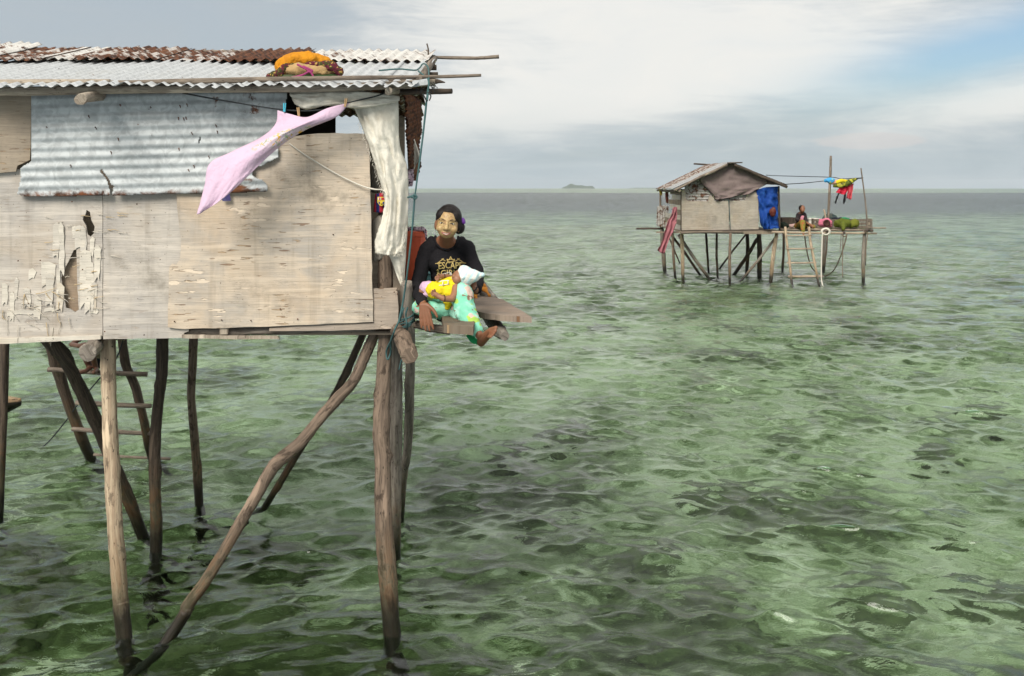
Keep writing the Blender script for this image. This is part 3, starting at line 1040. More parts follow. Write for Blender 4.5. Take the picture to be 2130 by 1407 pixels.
# upper, rusted row
up = [(XL - 0.1, -2.95, M_GALV_ROOF, 0.05), (-3.03, -2.50, M_RUST, 0.03), (-2.56, -1.86, M_RUST, 0.02), (-1.93, -1.35, M_RUST, 0.03), (-1.40, -0.95, M_RUST_DARK, 0.012), (-1.0, XRu, M_RUST_MIX, 0.008)]
up = [(P(a, 0, 7.0).x, P(b, 0, 7.0).x, m, l) for (a, b, m, l) in
      [(-330, 40, M_RUST_MIX, 0.05), (10, 150, M_RUST, 0.035), (130, 212, M_RUST_MIX, 0.028), (195, 372, M_RUST, 0.034), (355, 500, M_RUST, 0.022), (490, 640, M_RUST_DARK, 0.026), (620, 900, M_RUST_MIX, 0.016)]]
for j, (a, b, m_, l) in enumerate(up):
    roof_sheet(a, b, 6.62 - 0.05 * (j % 2), RD + (0.05 if j < 3 else 0.0), l, m_, 60 + j, wav=0.0095, curl=0.12 if j == 0 else 0.02)
# far slope of the roof
def far_slope(x, y):
    return Vector((x, RD + y, RZ - 0.01 - y * 0.25 + 0.009 * math.cos(x / 0.072 * 6.283)))
sheet('roof_sheet', far_slope, [(XL, 0), (XRu, 0), (XRu - 0.25, 1.45), (XL, 1.45)], M_RUST, PP, nu=420, nv=5)

# poles that hold the roof down, eave beam, rafters
pxpole('roof_batten', [(-330, 176, 5.62, 6), (0, 172, 5.62, 6), (120, 171, 5.62, 6), (229, 170, 5.62, 5)], M_BEAM, PP, knots=2)
pxpole('roof_batten', [(231, 173, 5.60, 5), (450, 168, 5.60, 5.5), (700, 163, 5.6, 5), (860, 161, 5.6, 4.2), (950, 159, 5.6, 3.4), (1001, 157, 5.6, 3)], M_STICK, PP, knots=3)
pxpole('roof_batten', [(388, 107, 7.25, 3), (560, 109, 7.25, 3.6), (760, 114, 7.25, 3.4), (905, 118, 7.25, 3.2)], M_STICK, PP, knots=2)
pxpole('roof_batten', [(880, 119, 7.22, 3.2), (965, 121, 7.22, 3.6), (1000, 121, 7.22, 3.6), (1038, 118, 7.22, 4.2)], M_STICK, PP, knots=2)
pxpole('eave_beam', [(-330, 194, 5.63, 9), (0, 190, 5.63, 9), (300, 186, 5.63, 9), (560, 184, 5.63, 9), (720, 182, 5.63, 8.5), (905, 172, 5.66, 7)], M_BEAM, PP, knots=4)
pxpole('purlin', [(795, 192, 5.8, 6), (880, 191, 5.75, 6), (940, 190, 5.7, 5.5)], M_STICK_DK, PP, knots=1)
pxpole('purlin', [(840, 141, 6.7, 5.5), (908, 141, 6.7, 5.5)], M_STICK_DK, PP)
pxpole('purlin', [(840, 155, 6.2, 4.5), (911, 155, 6.2, 4.5)], M_STICK_DK, PP)
pxpole('purlin', [(800, 172, 5.75, 6.5), (895, 170, 5.75, 6), (913, 170, 5.75, 4), (926, 172, 5.75, 1)], M_STICK_DK, PP)
pxpole('rafter', [(872, 168, 5.58, 8), (888, 145, 6.2, 8), (903, 122, 7.2, 7)], M_STICK, PP, knots=2)
pxpole('rafter', [(167, 207, 5.2, 12), (196, 201, 5.62, 11), (330, 185, 7.1, 9)], M_BEAM, PP)
pxpole('rafter', [(808, 190, 5.55, 8), (840, 186, 6.0, 7), (880, 160, 7.0, 6)], M_BEAM, PP)
pxpole('roof_stub', [(888, 91, 7.1, 1.4), (891, 105, 7.1, 1.6), (890, 122, 7.1, 2)], M_STICK_DK, PP, sides=6)
plate('patch_iron', wallpx(5.56), [(858, 168, ), (888, 164), (890, 176), (858, 181)], 0.002, M_GALV_ROOF, PP, amp=1, step=6, seed=51)

# ---- stilts: (photo pixels, distance from the waterline row)
def stilt(pts, mat, knots=3, name='stilt'):
    """last point is at the waterline; the stilt goes on down into the sea bed"""
    x, y, D, r = pts[-1]
    x0, y0, D0, r0 = pts[-2]
    a_, b_ = P(x0, y0, D0), P(x, y, D)
    d = (b_ - a_).normalized()
    e = b_ + d * (1.5 / max(0.35, -d.z))
    q = [(*P(u, v, dd), rr * dd / F) for (u, v, dd, rr) in pts] + [(e.x, e.y, e.z, r * D / F * 1.05)]
    return tube(name, q, mat, PP, sides=16, smooth_n=7, rough=0.055, knots=knots, seed=int(x * 7 + y))
stilt([(224, 690, 5.95, 15), (225, 760, 5.94, 15), (228, 870, 5.9, 15.5), (232, 960, 5.88, 15), (240, 1100, 5.84, 16), (250, 1240, 5.80, 15.5), (258, 1318, 5.78, 16)], M_LOG_PALE, 5)
stilt([(804, 600, 5.93, 13), (801, 700, 5.93, 14), (796, 820, 5.9, 16.5), (793, 900, 5.86, 17.5), (796, 960, 5.86, 17), (798, 1080, 5.84, 18.5), (807, 1200, 5.82, 19), (815, 1318, 5.80, 18.5)], M_LOG_BROWN, 6)
stilt([(822, 690, 6.15, 14), (823, 850, 6.2, 14), (823, 960, 6.4, 13), (822, 1080, 6.6, 12), (822, 1160, 6.95, 12)], M_LOG_GREY, 3)
stilt([(846, 588, 5.72, 11), (850, 640, 5.78, 11.5), (853, 720, 5.9, 10), (852, 830, 6.3, 9.5), (848, 930, 6.8, 9), (838, 995, 7.2, 9), (834, 1080, 7.75, 7)], M_LOG_GREY, 9)
stilt([(783, 687, 5.98, 11), (760, 738, 5.97, 11.5), (736, 791, 5.95, 11.5), (700, 832, 5.94, 12), (667, 869, 5.93, 12), (625, 920, 5.90, 12.5), (578, 961, 5.88, 13.5), (560, 984, 5.87, 13.5), (539, 1021, 5.85, 12), (509, 1072, 5.83, 12), (440, 1190, 5.77, 12), (392, 1258, 5.72, 12.5), (385, 1275, 5.71, 13), (345, 1338, 5.66, 12)], M_LOG_BROWN, 7, 'brace')
stilt([(762, 680, 6.6, 7), (722, 770, 6.9, 7.5), (680, 850, 7.1, 7.5), (630, 925, 7.4, 7.5), (585, 1000, 7.7, 7), (548, 1060, 8.0, 7)], M_LOG_DARK, 7, 'brace')
stilt([(10, 690, 7.9, 9), (7, 850, 7.95, 8.5), (2, 980, 8.0, 8), (-1, 1062, 8.0, 8)], M_LOG_DARK)
stilt([(90, 700, 6.3, 12), (130, 737, 6.4, 15), (150, 775, 6.5, 13), (182, 840, 6.7, 13.5), (212, 905, 6.9, 13.5), (240, 975, 7.05, 13), (268, 1040, 7.2, 13), (298, 1118, 7.38, 12)], M_LOG_DARK, 4, 'brace')
stilt([(338, 690, 6.9, 12), (336, 780, 6.95, 11.5), (328, 850, 7.0, 11), (322, 930, 7.02, 11.5), (322, 1010, 7.05, 12), (325, 1080, 7.06, 12), (325, 1142, 7.08, 12)], M_LOG_DARK, 4)
stilt([(403, 690, 8.0, 9), (400, 770, 8.05, 8.5), (398, 830, 8.1, 8.5), (407, 940, 8.12, 8.5), (414, 1045, 8.15, 9)], M_LOG_BROWN, 4)
# ladder up to the far side
lad = thing('ladder', 'crude ladder of dark branches hanging beneath the plywood hut', 'ladder', tuple(P(230, 952, 9.5)))
def lpole(name, pts, mat, knots=2):
    o = pxpole(name, pts, mat, lad, sides=12, knots=knots)
    return o
lpole('stile', [(100, 690, 9.0, 11), (120, 770, 9.2, 11), (150, 860, 9.4, 11), (172, 915, 9.5, 11), (187, 950, 9.58, 10), (230, 1050, 9.8, 10)], M_LOG_DARK, 3)
lpole('stile', [(252, 690, 9.0, 9), (262, 760, 9.1, 9), (280, 800, 9.2, 9.5), (298, 870, 9.3, 8.5), (312, 940, 9.45, 8), (350, 1060, 9.8, 8)], M_LOG_DARK, 3)
for (xa, ya, xb, yb, D, r) in [(100, 769, 306, 779, 9.05, 5), (158, 838, 314, 845, 9.2, 5), (150, 893, 312, 902, 9.35, 4.5), (195, 946, 354, 955, 9.5, 3)]:
    lpole('rung', [(xa, ya, D, r), ((xa + xb) / 2, (ya + yb) / 2 + 1, D, r), (xb, yb, D, r)], M_STICK, 1)
# log ends poking out under the floor
pxpole('joist', [(183, 735, 5.55, 17), (195, 722, 5.8, 17), (225, 702, 6.6, 14), (330, 640, 8.6, 10)], M_LOG_GREY, PP, knots=1)
pxpole('joist', [(852, 741, 5.2, 17), (844, 722, 5.38, 17.5), (832, 695, 5.7, 17), (815, 660, 6.4, 14), (800, 620, 7.4, 12)], M_LOG_BROWN, PP, knots=4)
pxpole('joist', [(600, 690, 5.9, 8), (640, 670, 8.5, 6)], M_LOG_DARK, PP)
# post and boards in the doorway corner
pxpole('door_post', [(800, 612, 5.9, 15), (801, 560, 5.9, 15), (800, 480, 5.92, 14), (800, 200, 6.0, 12)], M_LOG_BROWN, PP, knots=3)
plate('door_board', wallpx(5.86), [(817, 545), (829, 543), (833, 604), (818, 604)], 0.03, M_BOARD, PP, seed=17)
plate('door_board', wallpx(5.84), [(831, 560), (838, 570), (838, 690), (830, 690)], 0.03, M_BOARD, PP, seed=18)

# ---- landing
LZ = 1.885
def ground_px(z):
    def f(x, y):
        D = (H - z) * F / (y - HY)
        return P(x, y, D)
    return f
plate('landing_board', ground_px(LZ), [(916, 661), (988, 683), (984, 698), (962, 696), (923, 693)], -0.045, M_LAND, PP, [[(941, 682), (950, 683), (960, 686), (950, 686.5)]], amp=0.6, step=8, seed=19)
plate('landing_board', ground_px(LZ + 0.004), [(984, 612), (1000, 626), (1030, 630), (1046, 634), (1106, 672), (1082, 671), (1040, 668), (1000, 662), (990, 658)], -0.035, M_LAND_PALE, PP, amp=0.7, step=10, seed=20)
plate('landing_board', ground_px(LZ), [(845, 630), (1000, 626), (1000, 643), (846, 648)], -0.03, M_LAND, PP, amp=0.5, seed=22)
plate('landing_board', ground_px(LZ), [(847, 650), (985, 646), (990, 659), (848, 664)], -0.03, M_LAND, PP, amp=0.5, seed=23)
plate('landing_board', ground_px(LZ), [(846, 610), (990, 608), (992, 624), (846, 628)], -0.03, M_LAND, PP, amp=0.5, seed=24)
plate('landing_board', ground_px(LZ), [(852, 594), (985, 594), (986, 607), (852, 608)], -0.03, M_LAND, PP, amp=0.5, seed=25)
pxpole('landing_beam', [(838, 668, 5.95, 8), (865, 675, 5.82, 8.5), (900, 683, 5.7, 8.5), (935, 688, 5.64, 8)], M_STICK, PP, knots=2)
pxpole('landing_beam', [(985, 574, 7.75, 11), (1003, 600, 7.2, 12), (1024, 626, 6.78, 12)], M_LOG_GREY, PP, knots=3)
pxpole('landing_beam', [(1006, 648, 7.2, 10), (1022, 668, 6.4, 13), (1038, 688, 5.9, 14), (1050, 699, 5.68, 10)], M_LOG_GREY, PP, knots=4)
pxpole('landing_beam', [(815, 672, 6.0, 10), (900, 640, 6.8, 9), (1020, 632, 7.1, 8)], M_LOG_DARK, PP)
# ---------------------------------------------------------------- things on and around the near house
def c4(x, y, D, r):
    v = P(x, y, D)
    return (v.x, v.y, v.z, r * D / F)


def flower_pat(base, specs):
    """printed blotches: list of (scale, lo, hi, colour, offset)"""
    def f(t, uv, pos):
        c = base
        for (sc, lo, hi, col, of) in specs:
            n_ = t.noise(t.mapping(pos, (1, 1, 1), loc=(of, of * 2, 0)), sc, 2.0, 0.5, 0.6)
            c = t.mix(t.step(n_, lo, hi), c, col)
        return c
    return f


# white sailcloth hung across the doorway
sail = thing('door_curtain', 'creased off-white sailcloth curtain hanging in the hut doorway', 'curtain', tuple(P(810, 600, 5.72)))
cloth('drape', [[(726, 198, 5.72), (756, 197, 5.70), (790, 198, 5.70), (828, 203, 5.72)],
                [(742, 236, 5.72), (765, 236, 5.68), (795, 238, 5.68), (829, 236, 5.72)],
                [(756, 275, 5.72), (778, 275, 5.67), (803, 278, 5.67), (829, 274, 5.74)],
                [(771, 315, 5.72), (790, 315, 5.66), (815, 318, 5.68), (834, 312, 5.75)],
                [(784, 360, 5.72), (800, 362, 5.66), (822, 360, 5.68), (847, 348, 5.75)],
                [(799, 410, 5.72), (812, 412, 5.66), (828, 410, 5.68), (849, 405, 5.75)],
                [(796, 455, 5.72), (810, 458, 5.66), (828, 458, 5.68), (848, 455, 5.75)],
                [(780, 500, 5.72), (802, 508, 5.64), (825, 505, 5.68), (846, 500, 5.75)],
                [(781, 527, 5.75), (800, 531, 5.66), (822, 530, 5.68), (843, 522, 5.75)]], M_SAIL, sail, sub=9, fold=0.012, ff=(2.8, 2.6), seed=3, hem=0.003, crumple=0.032)
cloth('drape', [[(806, 524, 5.76), (824, 522, 5.73), (845, 512, 5.76)], [(815, 545, 5.76), (829, 545, 5.72), (844, 540, 5.76)],
                [(824, 570, 5.76), (833, 568, 5.73), (842, 565, 5.76)], [(834, 594, 5.76), (837, 594, 5.74), (841, 590, 5.76)]], M_SAIL, sail, sub=6, fold=0.006, ff=(1.5, 1), seed=4, crumple=0.008)
cloth('gathered_top', [[(600, 190, 5.70), (650, 190, 5.66), (700, 190, 5.66), (770, 192, 5.66), (830, 200, 5.70)],
                       [(606, 203, 5.68), (650, 206, 5.62), (700, 206, 5.64), (770, 206, 5.64), (832, 206, 5.68)],
                       [(615, 218, 5.68), (640, 225, 5.61), (690, 219, 5.63), (760, 222, 5.63), (828, 212, 5.68)],
                       [(628, 226, 5.70), (642, 228, 5.66), (670, 218, 5.67), (745, 226, 5.67), (810, 214, 5.70)]], M_SAIL, sail, sub=8, fold=0.004, ff=(9, 2), seed=6, crumple=0.03)
# frayed edge
fr = random.Random(4)
for (xa, ya, xb, yb, n_) in [(748, 255, 797, 405, 30), (846, 470, 838, 525, 26), (815, 530, 838, 528, 14)]:
    for i in range(n_):
        s_ = i / n_
        q = P(xa + (xb - xa) * s_, ya + (yb - ya) * s_, 5.68)
        pole('fringe', q, q + Vector((fr.uniform(-0.016, 0.008), -0.006, fr.uniform(-0.022, -0.006))), 0.0016, 0.0007, M_SAIL, sail, sides=4, smooth_n=1, bend=0.002)
inner = cloth('inner_curtain', [[(768, 330, 5.98), (785, 330, 5.96), (800, 335, 5.98)], [(770, 400, 5.97), (785, 402, 5.95), (806, 396, 5.98)]], M_SAIL_DK, None, sub=8, fold=0.01, seed=8)
tag(inner, 'grimy grey cloth behind the white sailcloth curtain, above the striped bag', 'curtain')
bun = cloth('inner_curtain', [[(773, 460, 5.90), (790, 448, 5.88), (806, 442, 5.9)], [(773, 490, 5.88), (795, 480, 5.84), (812, 470, 5.9)], [(774, 520, 5.88), (795, 515, 5.84), (812, 500, 5.9)], [(777, 545, 5.9), (792, 540, 5.86), (806, 532, 5.9)]],
            M_SAIL_DK, None, sub=7, fold=0.008, ff=(3, 2), seed=9)
tag(bun, 'grimy grey cloth bunched up below the striped bag in the doorway', 'curtain')
gcl = cloth('side_rag', [[(846, 285, 6.35), (852, 287, 6.3), (862, 290, 6.3)], [(848, 330, 6.35), (856, 320, 6.28), (874, 328, 6.25)], [(850, 372, 6.35), (856, 366, 6.3), (868, 338, 6.28)]], M_SAIL, None, sub=7, fold=0.01, seed=10)
tag(gcl, 'pale torn rag fluttering from the rusty gable iron', 'rag')
M_PRINT = mat_cloth('dotted_print', (0.5, 0.4, 0.45), 0.1, pattern=flower_pat((0.50, 0.36, 0.42), [(60, 0.52, 0.55, (0.05, 0.04, 0.06), 0), (45, 0.58, 0.6, (0.65, 0.55, 0.6), 4)]))
rag2 = cloth('side_rag', [[(848, 352, 6.2), (860, 352, 6.2)], [(848, 372, 6.18), (861, 372, 6.2)], [(848, 388, 6.2), (858, 388, 6.2)]], M_PRINT, None, sub=6, fold=0.006, seed=11)
tag(rag2, 'small dotted pink and black rag hanging beside the curtain', 'rag')


# striped football bag in the doorway
def stripes(t, uv, pos):
    x_ = t.sep(pos)[0]
    s_ = t.math('FRACT', t.math('MULTIPLY', x_, 1 / 0.046))
    return t.mix(t.math('GREATER_THAN', s_, 0.5), (0.02, 0.03, 0.13), (0.42, 0.03, 0.05))


M_BAG = mat_cloth('striped_bag', (0.1, 0.1, 0.3), 0.1, pattern=stripes)
M_YEL = mat_plain('yellow_print', (0.75, 0.55, 0.06), 0.7)
M_REDP = mat_plain('red_print', (0.55, 0.03, 0.04), 0.7)
M_BLUP = mat_plain('blue_print', (0.02, 0.04, 0.22), 0.7)
bag = thing('striped_bag', 'blue and red striped bag with a yellow crest hanging in the doorway', 'bag', tuple(P(792, 442, 5.86)))
cloth('bag_body', [[(781, 404, 5.88), (793, 402, 5.84), (806, 400, 5.88)], [(779, 420, 5.88), (793, 420, 5.83), (807, 420, 5.88)], [(777, 441, 5.88), (793, 443, 5.84), (808, 440, 5.88)]], M_BAG, bag, sub=6, fold=0.003, seed=12)
cr = plate('crest', wallpx(5.815), [(785, 410), (801, 410), (801, 421), (797, 427), (793, 429), (789, 427), (785, 421)], 0.002, M_YEL, bag, step=50)
plate('crest_field', wallpx(5.812), [(786.5, 411.5), (792.3, 411.5), (792.3, 416), (786.5, 416)], 0.002, mat_plain('white_print', (0.75, 0.72, 0.7), 0.7), cr, step=50)
plate('crest_field', wallpx(5.812), [(793.5, 411.5), (799.5, 411.5), (799.5, 416), (793.5, 416)], 0.002, M_REDP, cr, step=50)
plate('crest_field', wallpx(5.809), [(788.6, 411.5), (790.2, 411.5), (790.2, 416), (788.6, 416)], 0.002, M_REDP, cr, step=50)
plate('crest_field', wallpx(5.812), [(786.8, 420), (790, 420), (790, 425.5), (788, 424)], 0.002, M_BLUP, cr, step=50)
plate('crest_field', wallpx(5.812), [(796, 420), (799.2, 420), (798, 424), (796, 425.5)], 0.002, M_BLUP, cr, step=50)
lathe('crest_ball', [(0.006, 0), (0.006, 0.003)], M_YEL, cr, P(793, 423, 5.811), (math.pi / 2, 0, 0), n=12)

# clothes line with the pink cloth
line = rope('clothes_line', [P(380, 194, 5.66), P(450, 207, 5.60), P(540, 222, 5.585), P(592, 229, 5.58), P(640, 231, 5.58), P(690, 226, 5.58), P(725, 214, 5.58), P(780, 201, 5.60), P(812, 190, 5.62)], 0.0042, M_ROPE_DK)
tag(line, 'dark cord strung under the eave with pink cloth pegged on it', 'clothes line')


def pinkpat(t, uv, pos):
    v = t.sep(uv)[1]
    band = t.math('MULTIPLY', t.step(v, 0.18, 0.24), t.math('SUBTRACT', 1.0, t.step(v, 0.34, 0.42)))
    u = t.sep(uv)[0]
    band = t.math('MULTIPLY', band, t.step(u, 0.11, 0.15))
    n_ = t.noise(pos, 34.0, 2.0, 0.5, 0.8)
    c = t.mix(t.math('MULTIPLY', t.step(n_, 0.57, 0.60), band), t.mix(t.math('MULTIPLY', band, 0.5), (0.62, 0.45, 0.565), (0.68, 0.60, 0.61)), (0.72, 0.42, 0.06))
    n2 = t.noise(t.mapping(pos, loc=(5, 5, 5)), 46.0, 2.0, 0.5, 0.8)
    return t.mix(t.math('MULTIPLY', t.step(n2, 0.58, 0.61), band), c, (0.30, 0.36, 0.22))


M_PINK = mat_cloth('pink_cotton', (0.66, 0.45, 0.60), 0.1, (0.56, 0.44, 0.53), pattern=pinkpat)
pk = cloth('pink_cloth', [[(578, 230, 5.585), (605, 238, 5.56), (640, 244, 5.55), (680, 226, 5.56), (728, 214, 5.585)],
                          [(574, 258, 5.58), (600, 258, 5.53), (630, 256, 5.50), (662, 248, 5.53), (700, 243, 5.57)],
                          [(545, 285, 5.55), (570, 278, 5.51), (590, 276, 5.47), (612, 272, 5.50), (640, 268, 5.55)],
                          [(482, 316, 5.50), (515, 306, 5.48), (545, 304, 5.45), (570, 303, 5.48), (594, 296, 5.52)],
                          [(437, 340, 5.46), (470, 340, 5.45), (500, 338, 5.43), (530, 335, 5.46), (556, 328, 5.50)],
                          [(427, 382, 5.44), (450, 384, 5.42), (475, 380, 5.41), (495, 376, 5.43), (517, 366, 5.46)],
                          [(417, 420, 5.42), (430, 424, 5.41), (445, 422, 5.40), (460, 416, 5.41), (478, 402, 5.43)],
                          [(409, 447, 5.41), (413, 446, 5.41), (417, 444, 5.40), (421, 440, 5.40), (428, 436, 5.41)]], M_PINK, None, sub=8, fold=0.010, ff=(1.1, 1), seed=14, crumple=0.008)
tag(pk, 'pale pink cotton cloth with flowered border blowing from the clothes line', 'cloth')
M_PEGB = mat_plain('blue_peg', (0.06, 0.42, 0.55), 0.4)
M_PEGW = mat_plain('wood_peg', (0.42, 0.27, 0.13), 0.7)
for (x, y, m_, lb, rt) in [(592, 224, M_PEGB, 'bright blue plastic peg on the pink cloth', 0.05), (621, 233, M_PEGW, 'wooden peg on the clothes line beside the blue peg', -0.1), (719, 214, M_PEGW, 'wooden peg at the raised corner of the pink cloth', 0.15)]:
    pg = thing('clothes_peg', lb, 'peg', tuple(P(x, y, 5.56)), 'pegs on the clothes line')
    q = P(x, y, 5.56)
    for sgn in (-1, 1):
        box('jaw', q + Vector((0.004 * sgn, -0.002, 0)), (0.006, 0.012, 0.052), m_, pg, rot=(0, rt + 0.05 * sgn, 0), bevel=0.0015)
    lathe('spring', [(0.006, -0.006), (0.006, 0.006)], M_ROPE_DK, pg, q, (math.pi / 2, 0, 0), n=10)

wc = rope('tie_line', [P(602, 299, 5.77), P(640, 326, 5.765), P(700, 362, 5.76), P(750, 386, 5.755), P(778, 394, 5.74), P(793, 395, 5.70), P(802, 400, 5.68), P(806, 408, 5.66)], 0.0045, M_ROPE_W)
tag(wc, 'white cord running slantwise across the plywood to the curtain', 'tie line')
po = plate('poster_scrap', wallpx(DF - 0.052), [(459, 409), (478, 400), (480, 418), (463, 419)], 0.0015, mat_cloth('poster', (0.06, 0.05, 0.14), 0.5, (0.30, 0.36, 0.42)), None, amp=0.8, step=6, seed=77)
tag(po, 'scrap of dark printed paper stuck under the wall iron edge', 'paper')

# bundle on the roof
M_ORANGE = mat_cloth('orange_cloth', (0.58, 0.24, 0.015), 0.5, (0.34, 0.12, 0.02), wrinkle=0.02)
M_MAROON = mat_cloth('maroon_cloth', (0.10, 0.018, 0.03), 0.3, (0.04, 0.04, 0.02), pattern=flower_pat((0.10, 0.018, 0.03), [(30, 0.5, 0.55, (0.05, 0.05, 0.018), 0), (60, 0.6, 0.63, (0.45, 0.30, 0.08), 3)]))
M_SACK = mat_cloth('tan_sack', (0.42, 0.28, 0.13), 0.3, (0.24, 0.16, 0.08))
M_MAGENTA = mat_plain('magenta_tie', (0.30, 0.04, 0.14), 0.8)
M_GREENC = mat_cloth('green_cloth', (0.03, 0.06, 0.02), 0.3)
bd = thing('roof_bundle', 'bundle wrapped in orange and maroon cloth lying on the iron roof', 'bundle', tuple(P(640, 158, 5.9)))
blob_obj('sack', [('cap', [c4(597, 146, 5.78, 8), c4(620, 144, 5.76, 14), c4(645, 147, 5.78, 11), c4(672, 146, 5.78, 13), c4(698, 147, 5.82, 8)])], M_SACK, bd, 0.006, 2, [(0.05, 0.025, 2)])
blob_obj('wrap', [('ell', P(636, 142, 5.96), (0.195, 0.13, 0.098)), ('ell', P(632, 127, 5.92), (0.12, 0.12, 0.055)), ('cap', [c4(600, 140, 5.9, 16), c4(575, 155, 5.85, 5)])], M_ORANGE, bd, 0.006, 2, [(0.07, 0.035, 3)])
blob_obj('wrap', [('cap', [c4(560, 158, 5.78, 6), c4(580, 153, 5.76, 9), c4(592, 143, 5.77, 9), c4(610, 136, 5.78, 5), c4(626, 138, 5.77, 4)]), ('cap', [c4(636, 134, 5.79, 4), c4(662, 134, 5.77, 7), c4(690, 138, 5.77, 11), c4(708, 151, 5.77, 8)])], M_MAROON, bd, 0.005, 3, [(0.03, 0.02, 3)])
blob_obj('wrap', [('cap', [c4(588, 159, 5.76, 3.5), c4(640, 160, 5.74, 4), c4(700, 158, 5.78, 3.5)])], M_GREENC, bd, 0.005, 2, [(0.03, 0.012, 2)])
for pts in [[(618, 134), (632, 142), (648, 150)], [(602, 162), (625, 158), (645, 148)], [(640, 146), (648, 153), (652, 160)], [(630, 138), (650, 148), (640, 150)]]:
    rope('tie', [P(x, y, 5.70) for (x, y) in pts], 0.006, M_MAGENTA, bd)

# green rope from the roof down to the landing
gr = thing('mooring_rope', 'thin dark green rope running from the roof corner down to the landing', 'rope', tuple(P(832, 690, 5.6)))
rope('rope_run', [P(870, 148, 5.72), P(884, 160, 5.62), P(892, 172, 5.56), P(889, 195, 5.55), P(880, 280, 5.55), P(871, 350, 5.55), P(863, 409, 5.55), P(857, 480, 5.55), P(848, 560, 5.55), P(842, 605, 5.6), P(836, 640, 5.6), P(828, 672, 5.55), P(821, 686, 5.5)], 0.0055, M_ROPE, gr)
rope('rope_run', [P(788, 147, 5.95), P(830, 144, 5.9), P(866, 146, 5.8), P(880, 133, 5.9), P(890, 140, 5.8), P(892, 160, 5.6), P(891, 190, 5.55), P(889, 210, 5.5)], 0.005, M_ROPE, gr)
rope('knot', [P(856, 411, 5.545), P(862, 406, 5.53), P(867, 410, 5.53), P(862, 414, 5.53), P(858, 409, 5.53), P(848, 411, 5.55)], 0.0065, M_ROPE, gr)
rope('lashing', [P(840, 640, 5.6), P(832, 664, 5.58), P(822, 684, 5.48), P(815, 705, 5.55), P(804, 730, 5.68), P(806, 748, 5.68), P(812, 735, 5.68), P(813, 710, 5.62), P(820, 690, 5.48)], 0.0055, M_ROPE, gr)
lr = random.Random(12)
for i in range(5):
    x0, y0 = 832, 662 + i * 5
    rope('lashing', [P(x0, y0 + 4, 5.75), P(x0 + 8, y0 + 2 + lr.uniform(-3, 3), 5.66), P(x0 + 18, y0 - 2 + lr.uniform(-4, 4), 5.62), P(x0 + 26, y0 - 8 + lr.uniform(-6, 6), 5.66), P(x0 + 30, y0 - 12, 5.78)], 0.005, M_ROPE, gr)
rope('lashing', [P(848, 640, 5.68), P(844, 655, 5.64), P(846, 675, 5.6), P(848, 700, 5.70)], 0.005, M_ROPE, gr)
rope('loose_end', [P(846, 700, 5.75), P(842, 722, 5.8), P(838, 745, 5.85), P(834, 752, 5.85), P(830, 770, 5.85)], 0.004, M_ROPE, gr)
rope('loose_end', [P(890, 192, 5.52), P(896, 200, 5.5), P(893, 210, 5.5)], 0.004, M_ROPE_DK, gr)
rope('loose_end', [P(880, 196, 5.52), P(884, 204, 5.5), P(888, 212, 5.5)], 0.004, M_ROPE_DK, gr)
for i in range(12):
    x0 = fr.uniform(830, 905)
    pole('loose_end', P(x0, 178 + fr.uniform(-8, 12), 5.6), P(x0 + fr.uniform(-10, 14), 184 + fr.uniform(-8, 14), 5.56), 0.0022, 0.0012, M_ROPE_DK, gr, sides=4, bend=0.012, smooth_n=3)

# lines trailing from the ladder into the sea
tl = rope('trailing_line', [P(262, 690, 8.8), P(240, 750, 8.9), P(205, 790, 9.0), P(165, 838, 9.2), P(130, 885, 9.6), P(95, 925, 9.9), P(60, 945, 10.0), P(20, 948, 9.9)], 0.006, M_ROPE_DK)
tag(tl, 'slack dark line trailing from the hut floor into the water', 'line')

# red bin, printed cloth on it, basin
M_RED = mat_plain('orange_red_plastic', (0.74, 0.13, 0.055), 0.45, 0.12, 8, spec=0.5)
bx0 = P(860, 0, 6.35).x
bn = thing('plastic_bin', 'tall orange-red plastic bin standing behind the seated woman', 'bin', (bx0, 6.4, LZ))
def frustum(name, cx, cy, z0, z1, w0, w1, mat, parent):
    bm = bmesh.new()
    rings_ = []
    for (z, wd) in ((z0, w0), (z0 + (z1 - z0) * 0.5, (w0 + w1) / 2), (z1, w1)):
        ring = []
        for k_ in range(16):
            a_ = 6.28318 * (k_ + 0.5) / 16
            ca, sa = math.cos(a_), math.sin(a_)
            q = 4
            rr_ = 1 / ((abs(ca) ** q + abs(sa) ** q) ** (1 / q))
            ring.append(bm.verts.new((cx + ca * rr_ * wd / 2, cy + sa * rr_ * wd / 2, z)))
        rings_.append(ring)
    for a_, b_ in zip(rings_, rings_[1:]):
        for k_ in range(16):
            bm.faces.new((a_[k_], a_[(k_ + 1) % 16], b_[(k_ + 1) % 16], b_[k_]))
    bm.faces.new(rings_[0][::-1])
    bm.faces.new(rings_[-1])
    me = bpy.data.meshes.new(name)
    bm.to_mesh(me)
    bm.free()
    return link(name, me, mat, parent)
zt = P(0, 482, 6.35).z
frustum('bin_body', bx0, 6.42, LZ, zt - 0.05, 0.125, 0.145, M_RED, bn)
frustum('bin_rim', bx0, 6.42, zt - 0.06, zt - 0.035, 0.155, 0.158, M_RED, bn)
frustum('bin_lid', bx0, 6.42, zt - 0.033, zt, 0.166, 0.166, M_RED, bn)
pc = blob_obj('printed_cloth', [('cap', [c4(846, 478, 6.4, 3), c4(860, 477, 6.36, 4), c4(882, 478, 6.36, 4), c4(886, 488, 6.33, 3), c4(887, 498, 6.33, 2.5)]), ('cap', [c4(850, 475, 6.45, 3.5), c4(880, 475, 6.45, 3.5)])], M_PRINT, None, 0.005, 2, [(0.03, 0.012, 2)])
tag(pc, 'dotted pink and black cloth draped over the red bin', 'cloth')
